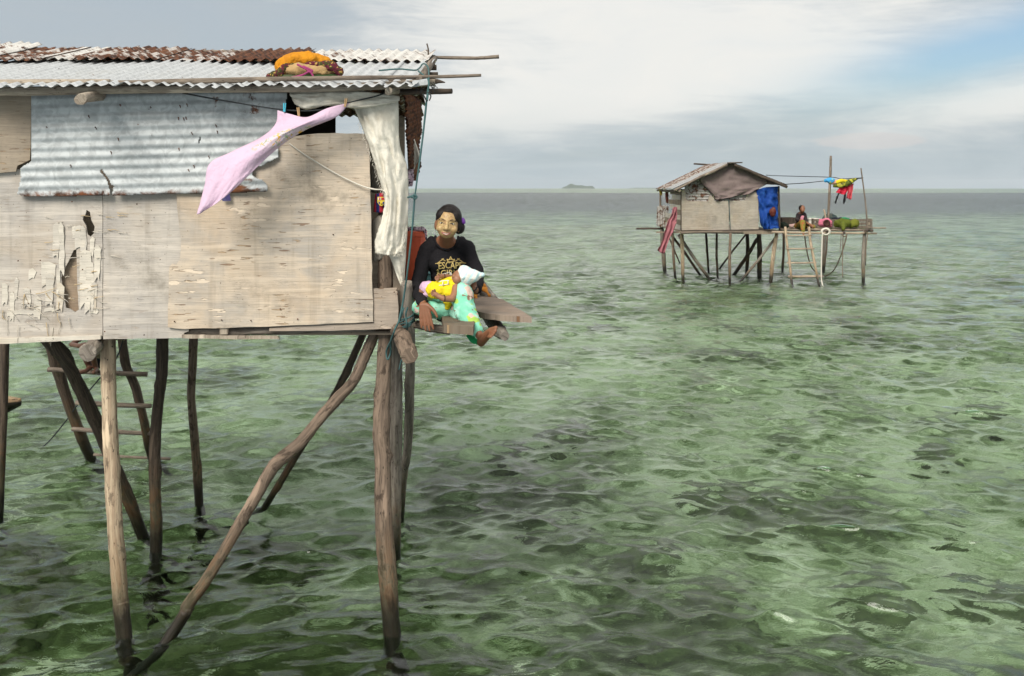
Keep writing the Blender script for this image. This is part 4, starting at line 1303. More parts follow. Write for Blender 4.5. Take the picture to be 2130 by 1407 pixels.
M_TEAL = mat_plain('teal_plastic', (0.16, 0.36, 0.38), 0.4, 0.1, 8, spec=0.5)
M_TEALD = mat_plain('dark_teal_plastic', (0.03, 0.075, 0.095), 0.4, 0.1, 8, spec=0.5)
bs = thing('washing_basin', 'pale teal plastic basin on a dark pail behind the woman', 'basin', tuple(P(884, 640, 6.45)))
qb = P(888, 572, 6.45)
lathe('basin_bowl', [(0.045, -0.045), (0.062, -0.02), (0.072, 0.012), (0.082, 0.014), (0.080, 0.02), (0.060, 0.016), (0.03, -0.02)], M_TEAL, bs, qb)
lathe('pail', [(0.042, LZ - qb.z), (0.05, -0.12), (0.056, -0.046)], M_TEALD, bs, qb)
M_RAGO = mat_cloth('ochre_rag', (0.46, 0.19, 0.035), 0.5, (0.25, 0.10, 0.025))
rg = blob_obj('ochre_rag', [('cap', [c4(988, 583, 6.9, 7), c4(995, 600, 6.72, 8), c4(988, 614, 6.62, 5), c4(992, 626, 6.6, 2)]), ('cap', [c4(996, 598, 6.75, 6), c4(1008, 602, 6.72, 5), c4(1016, 612, 6.7, 3), c4(1021, 620, 6.7, 1.5)]), ('cap', [c4(990, 588, 6.8, 5), c4(1004, 592, 6.8, 5), c4(1012, 600, 6.8, 3)])], M_RAGO, None, 0.005, 2, [(0.025, 0.022, 3)])
tag(rg, 'crumpled rust-orange rag lying on the log of the landing', 'rag')

# bow of a moored boat beyond the stilts
M_BOAT = mat_log('boat_wood', (0.36, 0.25, 0.14), (0.22, 0.15, 0.09), wet=False)
bt = thing('wooden_boat', 'pale wooden bow of a small boat beyond the dark stilts', 'boat', tuple(P(-80, 862, DW(862))))
DB = DW(862)
hv, hf = [], []
for i, (x, hw, zk, zt_) in enumerate([(42, 0.01, 0.12, 0.16), (10, 0.10, 0.02, 0.15), (-60, 0.22, -0.10, 0.14), (-200, 0.32, -0.16, 0.13), (-420, 0.34, -0.18, 0.13)]):
    xx = P(x, 0, DB).x
    hv += [(xx, DB - hw, zt_), (xx, DB - hw * 0.6, (zk + zt_) / 2), (xx, DB, zk), (xx, DB + hw * 0.6, (zk + zt_) / 2), (xx, DB + hw, zt_)]
for i in range(4):
    for j in range(4):
        hf.append((i * 5 + j, i * 5 + j + 1, (i + 1) * 5 + j + 1, (i + 1) * 5 + j))
ho = mesh('hull', hv, hf, M_LOG_DARK, bt, smooth=True)
s_ = ho.modifiers.new('s', 'SOLIDIFY')
s_.thickness = 0.02
bake(ho)
plate('foredeck', lambda x, y: Vector((P(x, 0, DB).x, DB + y, 0.17)), [(44, 0), (10, -0.11), (-60, -0.23), (-60, 0.23), (10, 0.11)], 0.02, M_BOAT, bt, step=40)
for sg in (-1, 1):
    rope('gunwale', [Vector((P(x, 0, DB).x, DB + sg * hw, 0.16)) for (x, hw) in [(42, 0.01), (10, 0.10), (-60, 0.22), (-200, 0.32), (-420, 0.34)]], 0.014, M_BOAT, bt)
# ---------------------------------------------------------------- people on the near house
def mat_skin(name, base, paste=None):
    m, t = material(name)
    pos = t.n('ShaderNodeNewGeometry').outputs['Position']
    n_ = t.noise(pos, 30.0, 4.0, 0.6)
    c = t.mix(n_, tuple(x * 0.78 for x in base), tuple(x * 1.2 for x in base))
    if paste:
        ctr, rad = paste
        d = t.n('ShaderNodeVectorMath', operation='DISTANCE', i_0=t.mapping(pos, (1.0, 1.0, 0.78), loc=(0, 0, 0)), i_1=(ctr[0], ctr[1], ctr[2] * 0.78)).outputs['Value']
        n2 = t.noise(pos, 75.0, 5.0, 0.7, 0.5)
        msk = t.math('SUBTRACT', 1.0, t.step(t.math('ADD', d, t.math('MULTIPLY', t.math('SUBTRACT', n2, 0.5), 0.05)), rad * 0.5, rad))
        msk = t.math('MULTIPLY', msk, t.math('ADD', 0.30, t.math('MULTIPLY', t.step(n2, 0.36, 0.62), 0.55)))
        c = t.mix(msk, c, (0.52, 0.385, 0.17))
    finish(t, c, 0.48, n_, 0.002, 0.4, spec=0.4, Subsurface_Weight=0.06)
    return m


def hand(wrist, palm_dir, side, thumb_dir, s, spread=0.18, curl=0.3, down=Vector((0, 0, -1)), lens=(0.9, 1.0, 0.95, 0.75)):
    """palm and five fingers as limb chains; side = direction across the knuckles towards the thumb"""
    pr = []
    w_ = Vector(wrist)
    d = Vector(palm_dir).normalized()
    sd_ = Vector(side).normalized()
    nrm = d.cross(sd_).normalized()
    kn = w_ + d * 0.085 * s
    for i, L in enumerate(lens):
        o_ = sd_ * (0.030 - 0.020 * i) * s
        base = kn + o_
        pr.append(('cap', [(*(w_ + o_ * 0.55 + d * 0.012 * s), 0.013 * s), (*(base), 0.0105 * s)]))
        dr = (d + sd_ * spread * (1.2 - 0.8 * i) * 0.35).normalized()
        p1 = base + dr * 0.036 * L * s
        dr2 = (dr + down * curl).normalized()
        p2 = p1 + dr2 * 0.026 * L * s
        dr3 = (dr2 + down * curl).normalized()
        p3 = p2 + dr3 * 0.020 * L * s
        pr.append(('cap', [(*base, 0.0098 * s), (*p1, 0.0088 * s), (*p2, 0.0080 * s), (*p3, 0.0068 * s)]))
    td = Vector(thumb_dir).normalized()
    t0 = w_ + sd_ * 0.026 * s + d * 0.02 * s
    t1 = t0 + (td + d * 0.4).normalized() * 0.036 * s
    t2 = t1 + (td * 0.7 + d * 0.8).normalized() * 0.030 * s
    t3 = t2 + (td * 0.4 + d).normalized() * 0.022 * s
    pr.append(('cap', [(*t0, 0.014 * s), (*t1, 0.0115 * s), (*t2, 0.0095 * s), (*t3, 0.0075 * s)]))
    return pr


HCx, HCy, HD = 931, 468, 5.72
PXM = HD / F
HC = P(HCx, HCy, HD)
TILT = math.radians(5)


def hp(dx, dz, dy):
    """point of the head: dx right, dz up (metres), dy towards the viewer; tilted with the head"""
    ct, st = math.cos(TILT), math.sin(TILT)
    return Vector((HC.x + dx * ct + dz * st, HC.y - dy, HC.z - dx * st + dz * ct))


M_SKIN = mat_skin('brown_skin', (0.215, 0.092, 0.047), (tuple(hp(0.0, -0.002, 0.070)), 0.100))
M_SKIN2 = mat_skin('baby_skin', (0.28, 0.135, 0.075))
M_SKIN3 = mat_skin('dark_brown_skin', (0.13, 0.062, 0.038))
M_HAIR = mat_plain('black_hair', (0.012, 0.009, 0.008), 0.55, 0.5, 120, bump=0.004, spec=0.25)
M_BLACK = mat_cloth('black_knit', (0.014, 0.013, 0.015), 0.2, (0.03, 0.028, 0.028))
M_GOLD = mat_plain('gold_print', (0.62, 0.46, 0.17), 0.6, 0.3, 150)
M_MINT = mat_cloth('mint_print', (0.16, 0.52, 0.36), 0.12, (0.10, 0.36, 0.26),
                   pattern=flower_pat((0.20, 0.56, 0.39), [(8.0, 0.45, 0.62, (0.36, 0.68, 0.54), 2.0), (10.0, 0.61, 0.64, (0.36, 0.55, 0.10), 1.3), (12.0, 0.63, 0.66, (0.62, 0.45, 0.38), 1.45), (20.0, 0.655, 0.68, (0.25, 0.13, 0.08), 1.5)]))

wom = thing('person', 'smiling person in black printed shirt and mint trousers, holding a baby on the landing', 'person', tuple(P(930, 655, 6.1)))
# --- body: head, neck, trunk, limbs, hands and foot in one surface
E = lambda dx, dz, dy, sx, sy, sz: ('ell', hp(dx, dz, dy), (sx, sy, sz), (0, TILT, 0))
body = [
    E(0, 0.020, -0.012, 0.068, 0.086, 0.088),          # skull
    E(0, -0.010, 0.020, 0.063, 0.060, 0.066),          # face
    E(0, -0.040, 0.026, 0.052, 0.048, 0.038),          # jaw
    E(0, -0.064, 0.048, 0.024, 0.022, 0.014),          # chin
    E(-0.038, -0.022, 0.046, 0.026, 0.026, 0.024), E(0.038, -0.022, 0.046, 0.026, 0.026, 0.024),      # cheeks
    E(0, 0.030, 0.060, 0.045, 0.018, 0.014),           # brow
    ('cap', [(*hp(0, 0.016, 0.078), 0.008), (*hp(0, -0.004, 0.088), 0.010), (*hp(0, -0.018, 0.094), 0.0125)]),
    E(-0.013, -0.021, 0.084, 0.010, 0.010, 0.008), E(0.013, -0.021, 0.084, 0.010, 0.010, 0.008),
    E(0, -0.050, 0.070, 0.028, 0.014, 0.017),          # mouth
    E(-0.069, -0.006, -0.004, 0.010, 0.018, 0.031), E(0.067, -0.010, -0.012, 0.010, 0.018, 0.031),    # ears
    ('cap', [c4(930, 482, 5.84, 15), c4(928, 500, 5.93, 15), c4(928, 508, 5.965, 16), c4(927, 522, 6.05, 17)]),
    ('ell', P(927, 503, 5.97), (0.066, 0.042, 0.048)),
    ('cap', [c4(893, 518, 6.02, 9), c4(928, 522, 6.05, 18), c4(968, 517, 6.02, 9)]),
    ('cap', [c4(929, 545, 6.04, 26), c4(930, 580, 6.06, 26), c4(930, 620, 6.1, 30), c4(930, 636, 6.12, 30)]),
    ('cap', [c4(890, 522, 6.01, 9), c4(873, 580, 5.92, 8), c4(869, 594, 5.9, 8), c4(880, 630, 5.60, 8)]),
    ('cap', [c4(970, 522, 6.01, 9), c4(988, 562, 5.92, 8), c4(993, 590, 5.84, 8), c4(988, 604, 5.72, 8), c4(984, 600, 5.66, 8)]),
    ('cap', [c4(915, 640, 6.08, 22), c4(884, 640, 5.75, 18), c4(900, 644, 5.66, 13), c4(945, 646, 5.70, 10)]),
    ('cap', [c4(945, 636, 6.08, 22), c4(956, 598, 5.62, 15), c4(972, 640, 5.52, 13), c4(993, 686, 5.42, 8), c4(998, 700, 5.40, 8.5)]),
    # foot over the edge of the board: heel low, toes to the right
    ('cap', [c4(1001, 712, 5.42, 9.5), c4(1006, 704, 5.38, 10.5), c4(1016, 694, 5.33, 9), c4(1022, 689, 5.30, 8)]),
    ('cap', [c4(1020, 687, 5.30, 5.5), c4(1032, 682, 5.26, 4.2)]), ('cap', [c4(1022, 692, 5.28, 4.5), c4(1031, 689, 5.25, 3.2)]),
    ('cap', [c4(1021, 695, 5.28, 4), c4(1028, 694, 5.25, 2.9)]), ('cap', [c4(1019, 698, 5.28, 3.6), c4(1025, 698, 5.25, 2.6)]), ('cap', [c4(1016, 701, 5.28, 3.4), c4(1021, 702, 5.25, 2.4)]),
]
body += hand(P(881, 630, 5.575), (0.16, -0.18, -1), (1, -0.25, 0.1), (1, -0.3, -0.35), 0.98, 0.2, 0.12, Vector((0.25, 0.4, -0.3)))
body += hand(P(987, 606, 5.68), (-0.28, -0.30, 0.75), (-1, -0.2, -0.2), (-0.6, -0.6, 0.5), 0.80, 0.2, 0.35, Vector((-0.5, -0.5, 0.2)))
bo = blob_obj('body', body, M_SKIN, wom, 0.0040, 3)
# --- clothes
shirt = [
    ('cap', [c4(892, 517, 6.00, 18), c4(912, 522, 6.03, 24), c4(945, 522, 6.03, 24), c4(970, 516, 6.00, 18)]),
    ('ell', P(928, 545, 6.01), (0.128, 0.098, 0.105)), ('ell', P(927, 526, 5.99), (0.085, 0.062, 0.034)), ('cap', [c4(897, 502, 6.0, 10), c4(903, 513, 5.975, 9)]), ('cap', [c4(960, 502, 6.0, 10), c4(954, 513, 5.975, 9)]), ('ell', P(913, 550, 5.965), (0.055, 0.06, 0.055)), ('ell', P(948, 550, 5.965), (0.055, 0.06, 0.055)),
    ('cap', [c4(930, 560, 6.03, 36), c4(931, 590, 6.06, 34), c4(930, 615, 6.08, 36), c4(930, 634, 6.10, 38)]),
    ('cap', [c4(890, 520, 6.0, 19), c4(880, 545, 5.97, 16.5), c4(872, 575, 5.92, 15.5), c4(868, 594, 5.90, 15), c4(871, 610, 5.74, 14), c4(878, 628, 5.615, 12)]),
    ('cap', [c4(972, 520, 6.0, 18), c4(982, 545, 5.97, 16), c4(991, 566, 5.92, 15), c4(995, 586, 5.85, 13), c4(991, 602, 5.75, 11.5)]),
]
so = blob_obj('shirt', shirt, M_BLACK, wom, 0.005, 5, [(0.08, 0.016, 2), (0.03, 0.004, 1)])
dg = bpy.context.evaluated_depsgraph_get()
bvs = [BVHTree.FromObject(so, dg), BVHTree.FromObject(bo, dg)]
def onto_neck(x, y):
    v = P(x, y, 5.92)
    ys = [h_[0].y for h_ in (b_.ray_cast(Vector((v.x, 4.5, v.z)), Vector((0, 1, 0))) for b_ in bvs) if h_[0]]
    return Vector((v.x, min(ys + [5.99]) + 0.001, v.z))
rope('neckband', [onto_neck(x, y) for (x, y) in [(904, 493), (905, 501), (909, 509), (915, 515), (922, 518), (929, 519), (936, 518), (943, 515), (948, 509), (951, 501), (952, 493)]], 0.0080, M_BLACK, so, sides=8, smooth_n=3)
tr = [
    ('ell', P(928, 644, 6.08), (0.150, 0.13, 0.062)),
    ('cap', [c4(912, 636, 6.02, 24), c4(884, 634, 5.80, 23), c4(876, 640, 5.72, 19), c4(900, 644, 5.66, 19), c4(930, 646, 5.68, 17)]),
    ('cap', [c4(950, 632, 6.03, 25), c4(957, 606, 5.68, 22), c4(957, 598, 5.62, 21), c4(962, 620, 5.57, 22), c4(968, 645, 5.53, 24), c4(978, 668, 5.48, 21), c4(991, 686, 5.43, 12)]),
    ('cap', [c4(950, 648, 5.62, 16), c4(960, 660, 5.56, 14), c4(975, 672, 5.50, 12)]),
]
to = blob_obj('trousers', tr, M_MINT, wom, 0.005, 5, [(0.12, 0.030, 2), (0.045, 0.011, 1)])
blob_obj('trouser_hem', [('cap', [c4(975, 700, 5.50, 5), c4(985, 708, 5.47, 7), c4(994, 713, 5.46, 5)])], mat_cloth('green_lining', (0.02, 0.30, 0.10), 0.1), to, 0.004, 2, [(0.03, 0.01, 1)])
# --- hair
hair = [E(0.004, 0.040, -0.028, 0.077, 0.088, 0.084), E(-0.040, 0.054, 0.006, 0.034, 0.046, 0.040), E(0.044, 0.054, 0.006, 0.034, 0.046, 0.040), E(0.066, 0.010, -0.024, 0.018, 0.045, 0.050), E(-0.062, 0.028, -0.026, 0.013, 0.040, 0.034),
        E(0.070, -0.012, -0.050, 0.032, 0.040, 0.042), E(0.0, 0.082, 0.010, 0.040, 0.046, 0.024)]
ha = blob_obj('hair', hair, M_HAIR, wom, 0.004, 3, [(0.02, 0.006, 2)])
lathe('hair_tie', [(0.018, -0.008), (0.022, 0), (0.018, 0.008)], mat_plain('purple_tie', (0.18, 0.05, 0.34), 0.6), ha, hp(0.088, 0.030, -0.035), (0.3, 1.2, 0), n=14)
# --- face
M_EYEW = mat_plain('eye_white', (0.55, 0.50, 0.42), 0.3)
M_IRIS = mat_plain('dark_iris', (0.010, 0.006, 0.005), 0.2)
M_LIP = mat_plain('lip', (0.27, 0.105, 0.08), 0.5)
M_BROW = mat_plain('brow', (0.06, 0.04, 0.022), 0.9)
M_TEETH = mat_plain('teeth', (0.66, 0.60, 0.50), 0.35)
def ell_mesh(name, c, s, mat, parent, rot=(0, 0, 0)):
    return lathe(name, [(0.02, -1), (0.5, -0.87), (0.87, -0.5), (1, 0), (0.87, 0.5), (0.5, 0.87), (0.02, 1)], mat, parent, c, rot, n=16, scale=s)
dg = bpy.context.evaluated_depsgraph_get()
bvf = BVHTree.FromObject(bo, dg)
def face(dx, dz, out=0.0):
    """point on the skin of the face"""
    v = hp(dx, dz, 0)
    h_ = bvf.ray_cast(Vector((v.x, v.y - 0.5, v.z)), Vector((0, 1, 0)))
    return Vector((v.x, (h_[0].y if h_[0] else v.y - 0.07) - out, v.z))
for sg in (-1, 1):
    c_ = face(0.031 * sg, 0.010)
    ey = ell_mesh('eye', c_ + Vector((0, 0.0035, 0)), (0.0125, 0.006, 0.0042), M_EYEW, wom, (0, TILT, 0))
    ell_mesh('iris', c_ + Vector((0, -0.0020, 0)), (0.0052, 0.0025, 0.0042), M_IRIS, ey, (0, TILT, 0))
    rope('eyelid', [face(0.0165 * sg, 0.009), face(0.031 * sg, 0.0145), face(0.046 * sg, 0.010)], 0.0020, M_IRIS, ey, sides=5)
    rope('eyebrow', [face(0.015 * sg, 0.029, -0.001), face(0.033 * sg, 0.034, -0.001), face(0.050 * sg, 0.026, -0.001)], 0.0032, M_BROW, wom, sides=6)
# open smile: two lips round a crescent of teeth
up_ = [(-0.0250, -0.0425), (-0.012, -0.0445), (0, -0.0460), (0.012, -0.0445), (0.0250, -0.0425)]
lo_ = [(-0.0250, -0.0425), (-0.014, -0.0520), (0, -0.0560), (0.014, -0.0520), (0.0250, -0.0425)]
mo = rope('lip', [face(a_, b_, 0.0015) for (a_, b_) in up_], 0.0034, M_LIP, wom, sides=6, smooth_n=4)
rope('lip', [face(a_, b_, 0.0015) for (a_, b_) in lo_], 0.0040, M_LIP, wom, sides=6, smooth_n=4)
tv = [face(a_ * 0.94, b_ - 0.001, 0.0030) for (a_, b_) in up_] + [face(a_ * 0.94, b_ + 0.003, 0.0030) for (a_, b_) in lo_[1:-1][::-1]]
mesh('teeth', tv, [tuple(range(len(tv)))], M_TEETH, wom)
rope('earring', [hp(-0.073, -0.040, 0.004), hp(-0.078, -0.050, 0.006), hp(-0.074, -0.060, 0.004), hp(-0.070, -0.050, 0.004)], 0.0013, mat_plain('silver', (0.5, 0.5, 0.5), 0.25), wom, sides=5)
rope('bracelet', [P(978, 602, 5.60), P(984, 605, 5.585), P(990, 602, 5.60), P(992, 598, 5.64)], 0.0045, M_BLACK, wom)

# --- gold print on the shirt, laid onto the cloth
dg = bpy.context.evaluated_depsgraph_get()
bvh = BVHTree.FromObject(so, dg)
def onto_shirt(v):
    hit = bvh.ray_cast(Vector((v.x, 4.5, v.z)), Vector((0, 1, 0)))
    return Vector((v.x, (hit[0].y if hit[0] else 5.9) - 0.0025, v.z))
def print_text(txt, x0, x1, ybase, hpx, name):
    cu = bpy.data.curves.new('txt', 'FONT')
    cu.body = txt
    cu.offset = 0.012
    cu.resolution_u = 3
    tmp = bpy.data.objects.new('txt', cu)
    C.objects.link(tmp)
    d_ = bpy.context.evaluated_depsgraph_get()
    me = bpy.data.meshes.new_from_object(tmp.evaluated_get(d_), depsgraph=d_)
    bpy.data.objects.remove(tmp)
    xs = [v.co.x for v in me.vertices]
    ys = [v.co.y for v in me.vertices]
    a_, b_, h_ = min(xs), max(xs), max(ys)
    bm = bmesh.new()
    bm.from_mesh(me)
    bmesh.ops.subdivide_edges(bm, edges=[e for e in bm.edges if e.calc_length() > 0.25], cuts=2)
    for v in bm.verts:
        px = x0 + (v.co.x - a_) / (b_ - a_) * (x1 - x0)
        arch = -2.0 * (1 - ((px - 936) / 26) ** 2)
        py = ybase - v.co.y / h_ * hpx + arch
        v.co = onto_shirt(P(px, py, 5.86))
    bm.to_mesh(me)
    bm.free()
    me.name = name
    me.materials.clear()
    o = link(name, me, M_GOLD, so)
    return o
print_text('ESCAPE', 911, 961, 562, 14, 'lettering')
print_text('&', 906, 914, 577, 10, 'lettering')
print_text('GIRLS', 915, 957, 578, 13, 'lettering')
def gold_line(pts, r=0.0022):
    rope('flourish', [onto_shirt(P(x, y, 5.86)) for (x, y) in pts], r, M_GOLD, so, sides=4, smooth_n=3)
gold_line([(930, 546), (929, 541), (932, 543), (935, 538), (936, 536), (937, 538), (941, 543), (944, 541), (943, 546)], 0.003)
gold_line([(930, 546), (936, 547), (943, 546)], 0.0032)
gold_line([(932, 542), (936, 541), (941, 542)], 0.003)
for sg in (-1, 1):
    gold_line([(936 + sg * 10, 545), (936 + sg * 16, 542), (936 + sg * 22, 545), (936 + sg * 27, 549), (936 + sg * 32, 550)])
    gold_line([(936 + sg * 12, 547), (936 + sg * 18, 549), (936 + sg * 23, 548), (936 + sg * 28, 551)])
    gold_line([(936 + sg * 14, 540), (936 + sg * 19, 541)])
gold_line([(907, 566), (909, 563), (911, 566)])
gold_line([(906, 581), (914, 583), (924, 582)])

# ---------------------------------------------------------------- the baby on her lap
M_YELLOW = mat_cloth('yellow_cotton', (0.74, 0.58, 0.02), 0.1, (0.62, 0.45, 0.02))
M_PINKW = mat_cloth('pink_white_cotton', (0.62, 0.42, 0.55), 0.35, (0.70, 0.66, 0.62))
M_WHITE = mat_plain('white_trim', (0.75, 0.73, 0.68), 0.8)


def hatpat(t, uv, pos):
    x_, y_, z_ = t.sep(pos)
    s_ = t.math('ADD', t.math('MULTIPLY', x_, 0.82), t.math('MULTIPLY', z_, -0.45))
    f = t.math('FRACT', t.math('MULTIPLY', s_, 1 / 0.030))
    return t.mix(t.step(t.math('ABSOLUTE', t.math('SUBTRACT', f, 0.5)), 0.22, 0.34), (0.74, 0.73, 0.66), (0.50, 0.68, 0.68))


M_HAT = mat_cloth('striped_knit', (0.7, 0.7, 0.65), 0.05, pattern=hatpat)
bab = thing('baby', 'baby in yellow dress and striped knit cap lying across the seated woman\'s lap', 'baby', tuple(P(925, 625, 5.64)))
bb_ = [
    ('ell', P(958, 578, 5.62), (0.052, 0.052, 0.048)), ('ell', P(951, 582, 5.585), (0.028, 0.026, 0.028)),
    ('ell', P(944, 575, 5.575), (0.010, 0.010, 0.008)),
    ('cap', [c4(946, 588, 5.64, 9), c4(935, 595, 5.65, 15), c4(910, 600, 5.66, 15), c4(895, 604, 5.66, 12), c4(880, 606, 5.68, 9)]),
    ('cap', [c4(949, 594, 5.59, 8), c4(946, 612, 5.55, 8), c4(940, 622, 5.52, 7.5), c4(924, 622, 5.50, 6.5), c4(910, 616, 5.50, 5.2)]),
    ('cap', [c4(908, 614, 5.50, 5.5), c4(902, 610, 5.50, 5)]),
    ('cap', [c4(940, 580, 5.70, 7), c4(930, 576, 5.66, 6), c4(918, 575, 5.62, 5)]),
    ('cap', [c4(916, 575, 5.61, 4.6), c4(911, 577, 5.60, 4.2)]),
]
for (x0, y0, x1, y1) in [(902, 607, 899, 604), (901, 609.5, 897, 608), (901, 612, 897, 612), (903, 614, 899, 616), (905, 606, 904, 602)]:
    bb_.append(('cap', [c4(x0, y0, 5.495, 2.1), c4(x1, y1, 5.485, 1.6)]))
for (x0, y0, x1, y1) in [(911, 575, 906, 576), (911, 577, 905, 579), (911, 579, 906, 582), (913, 580, 909, 584), (914, 573, 912, 570)]:
    bb_.append(('cap', [c4(x0, y0, 5.595, 1.9), c4(x1, y1, 5.585, 1.5)]))
blob_obj('body', bb_, M_SKIN2, bab, 0.003, 2)
dr = blob_obj('dress', [('cap', [c4(946, 588, 5.64, 13), c4(935, 596, 5.63, 19), c4(915, 602, 5.63, 20), c4(903, 604, 5.64, 18)]), ('cap', [c4(935, 608, 5.60, 16), c4(933, 625, 5.60, 12), c4(930, 640, 5.60, 5)]),
                        ('cap', [c4(946, 592, 5.60, 10), c4(951, 600, 5.585, 8)]), ('cap', [c4(900, 590, 5.62, 5), c4(900, 605, 5.585, 5), c4(903, 618, 5.60, 4)])], M_YELLOW, bab, 0.004, 3, [(0.03, 0.014, 2)])
dg = bpy.context.evaluated_depsgraph_get()
bvh = BVHTree.FromObject(dr, dg)
for pts in [[(908, 584), (918, 582), (928, 580), (936, 583)], [(909, 590), (920, 588), (932, 587)], [(911, 597), (920, 596), (932, 594)], [(918, 581), (919, 590), (920, 598)], [(928, 580), (930, 588), (931, 596)]]:
    rope('trim', [onto_shirt(P(x, y, 5.5)) for (x, y) in pts], 0.0028, M_WHITE, dr, sides=5)
blob_obj('leggings', [('cap', [c4(897, 600, 5.66, 15), c4(886, 598, 5.68, 13), c4(880, 604, 5.69, 8)]), ('cap', [c4(895, 610, 5.64, 9), c4(884, 614, 5.66, 6)])], M_PINKW, bab, 0.004, 3, [(0.03, 0.012, 1)])
hat = blob_obj('knit_cap', [('ell', P(968, 574, 5.62), (0.050, 0.060, 0.062), (0, -0.3, 0)), ('cap', [c4(970, 575, 5.61, 19), c4(985, 574, 5.60, 14), c4(997, 573, 5.60, 7)]), ('cap', [c4(958, 562, 5.60, 5), c4(962, 578, 5.56, 5), c4(966, 594, 5.59, 4)])], M_HAT, bab, 0.004, 3, [(0.03, 0.008, 1)])
blob_obj('bobble', [('ell', P(1003, 572, 5.60), (0.015, 0.014, 0.014))], mat_plain('pale_blue_wool', (0.50, 0.66, 0.68), 0.9), hat, 0.003, 1, [(0.01, 0.006, 1)])
for (x, y, D, r) in [(924, 621, 5.50, 7.2), (924, 576, 5.64, 6.3)]:
    a_ = [P(x + 1.5 * math.sin(k_), y + r * math.cos(k_), D - r * D / F * math.sin(k_)) for k_ in [0, 1, 2, 3.14, 4.2, 5.2, 6.28]]
    rope('wrist_band', a_, 0.0022, M_BLACK, bab, sides=5)

# ---------------------------------------------------------------- child squatting on the ladder in the shade of the floor
kid = thing('child', 'barefoot child squatting on the ladder rung in the shade under the hut', 'child', tuple(P(185, 776, 9.05)))
kd = [('cap', [c4(186, 764, 9.05, 5.5), c4(176, 740, 8.95, 7), c4(174, 722, 8.85, 8), c4(190, 735, 9.1, 10), c4(203, 745, 9.2, 13)]),
      ('cap', [c4(187, 766, 9.0, 5), c4(177, 773, 8.9, 5), c4(170, 775, 8.86, 4)]),
      ('cap', [c4(200, 768, 9.05, 5), c4(194, 745, 8.95, 6.5), c4(190, 728, 8.85, 8), c4(206, 738, 9.1, 10)]),
      ('cap', [c4(201, 770, 9.0, 5), c4(195, 775, 8.9, 4.5)]),
      ('cap', [c4(204, 745, 9.2, 16), c4(203, 715, 9.2, 16), c4(198, 690, 9.15, 16), c4(196, 675, 9.12, 8)]),
      ('ell', P(192, 655, 9.08), (0.075, 0.085, 0.095)),
      ('cap', [c4(188, 688, 9.1, 7), c4(165, 705, 8.95, 6), c4(149, 717, 8.85, 5), c4(165, 720, 8.7, 5), c4(178, 717, 8.65, 5)]),
      ('cap', [c4(208, 690, 9.1, 7), c4(204, 712, 8.9, 5), c4(190, 717, 8.7, 4.5)])]
for k_ in range(4):
    kd.append(('cap', [c4(171, 772 + k_ * 1.6, 8.86, 2), c4(166.5, 773 + k_ * 1.7, 8.84, 1.6)]))
    kd.append(('cap', [c4(178, 715 + k_ * 1.6, 8.65, 1.9), c4(184, 716 + k_ * 1.6, 8.63, 1.5)]))
blob_obj('body', kd, M_SKIN3, kid, 0.006, 3)
blob_obj('hair', [('ell', P(193, 648, 9.12), (0.08, 0.09, 0.085))], M_HAIR, kid, 0.006, 2)
blob_obj('shorts', [('cap', [c4(204, 748, 9.22, 19), c4(200, 738, 9.1, 14), c4(190, 732, 9.0, 12)])], mat_cloth('dark_shorts', (0.03, 0.035, 0.05), 0.2), kid, 0.007, 3)
# ---------------------------------------------------------------- the far house, about 27 m out
def Z8(zx, zy):
    """coordinates read on an enlargement of the photograph -> photograph pixels"""
    return 1320 + zx / 3.944, 310 + zy / 3.944


def FP(zx, zy, D):
    return P(*Z8(zx, zy), D)


FD = 27.2                                        # its gable wall
far = thing('stilt_house', 'distant gabled plywood hut with blue tarp and open pole deck', 'house', tuple(P(1520, 590, 27.5)))
far.location.z = 0
bpy.context.view_layer.update()


def fplate(name, D, poly, mat, thick=0.02, parent=None, seed=1, amp=0.5, holes=()):
    return plate(name, lambda a_, b_: FP(a_, b_, D), poly, thick, mat, parent or far, holes, amp=amp, step=30, seed=seed)


def fpole(name, pts, mat, knots=1, parent=None, sides=9):
    """(zx, zy, D, radius in photograph pixels)"""
    q = []
    for (a_, b_, D, r) in pts:
        v = FP(a_, b_, D)
        q.append((v.x, v.y, v.z, r * D / F))
    return tube(name, q, mat, parent or far, sides=sides, smooth_n=5, knots=knots, rough=0.08)


M_FPLY = mat_ply('far_plywood', (0.38, 0.335, 0.275), (0.29, 0.262, 0.222), chips=0.4, stain=0.6)
M_TARPB = mat_cloth('blue_tarpaulin', (0.010, 0.055, 0.27), 0.5, (0.035, 0.11, 0.36), rough=0.5, wrinkle=0.03)
M_FIRON = mat_galv('far_rusty_iron', 0.55, (0.36, 0.345, 0.32))
M_FIRON2 = mat_galv('far_dull_iron', 0.30, (0.34, 0.345, 0.345))
M_SHADE = mat_cloth('mauve_cloth', (0.20, 0.155, 0.145), 0.5, (0.10, 0.075, 0.07))
M_PINKRAG = mat_cloth('faded_pink', (0.36, 0.14, 0.16), 0.5, (0.20, 0.09, 0.09))
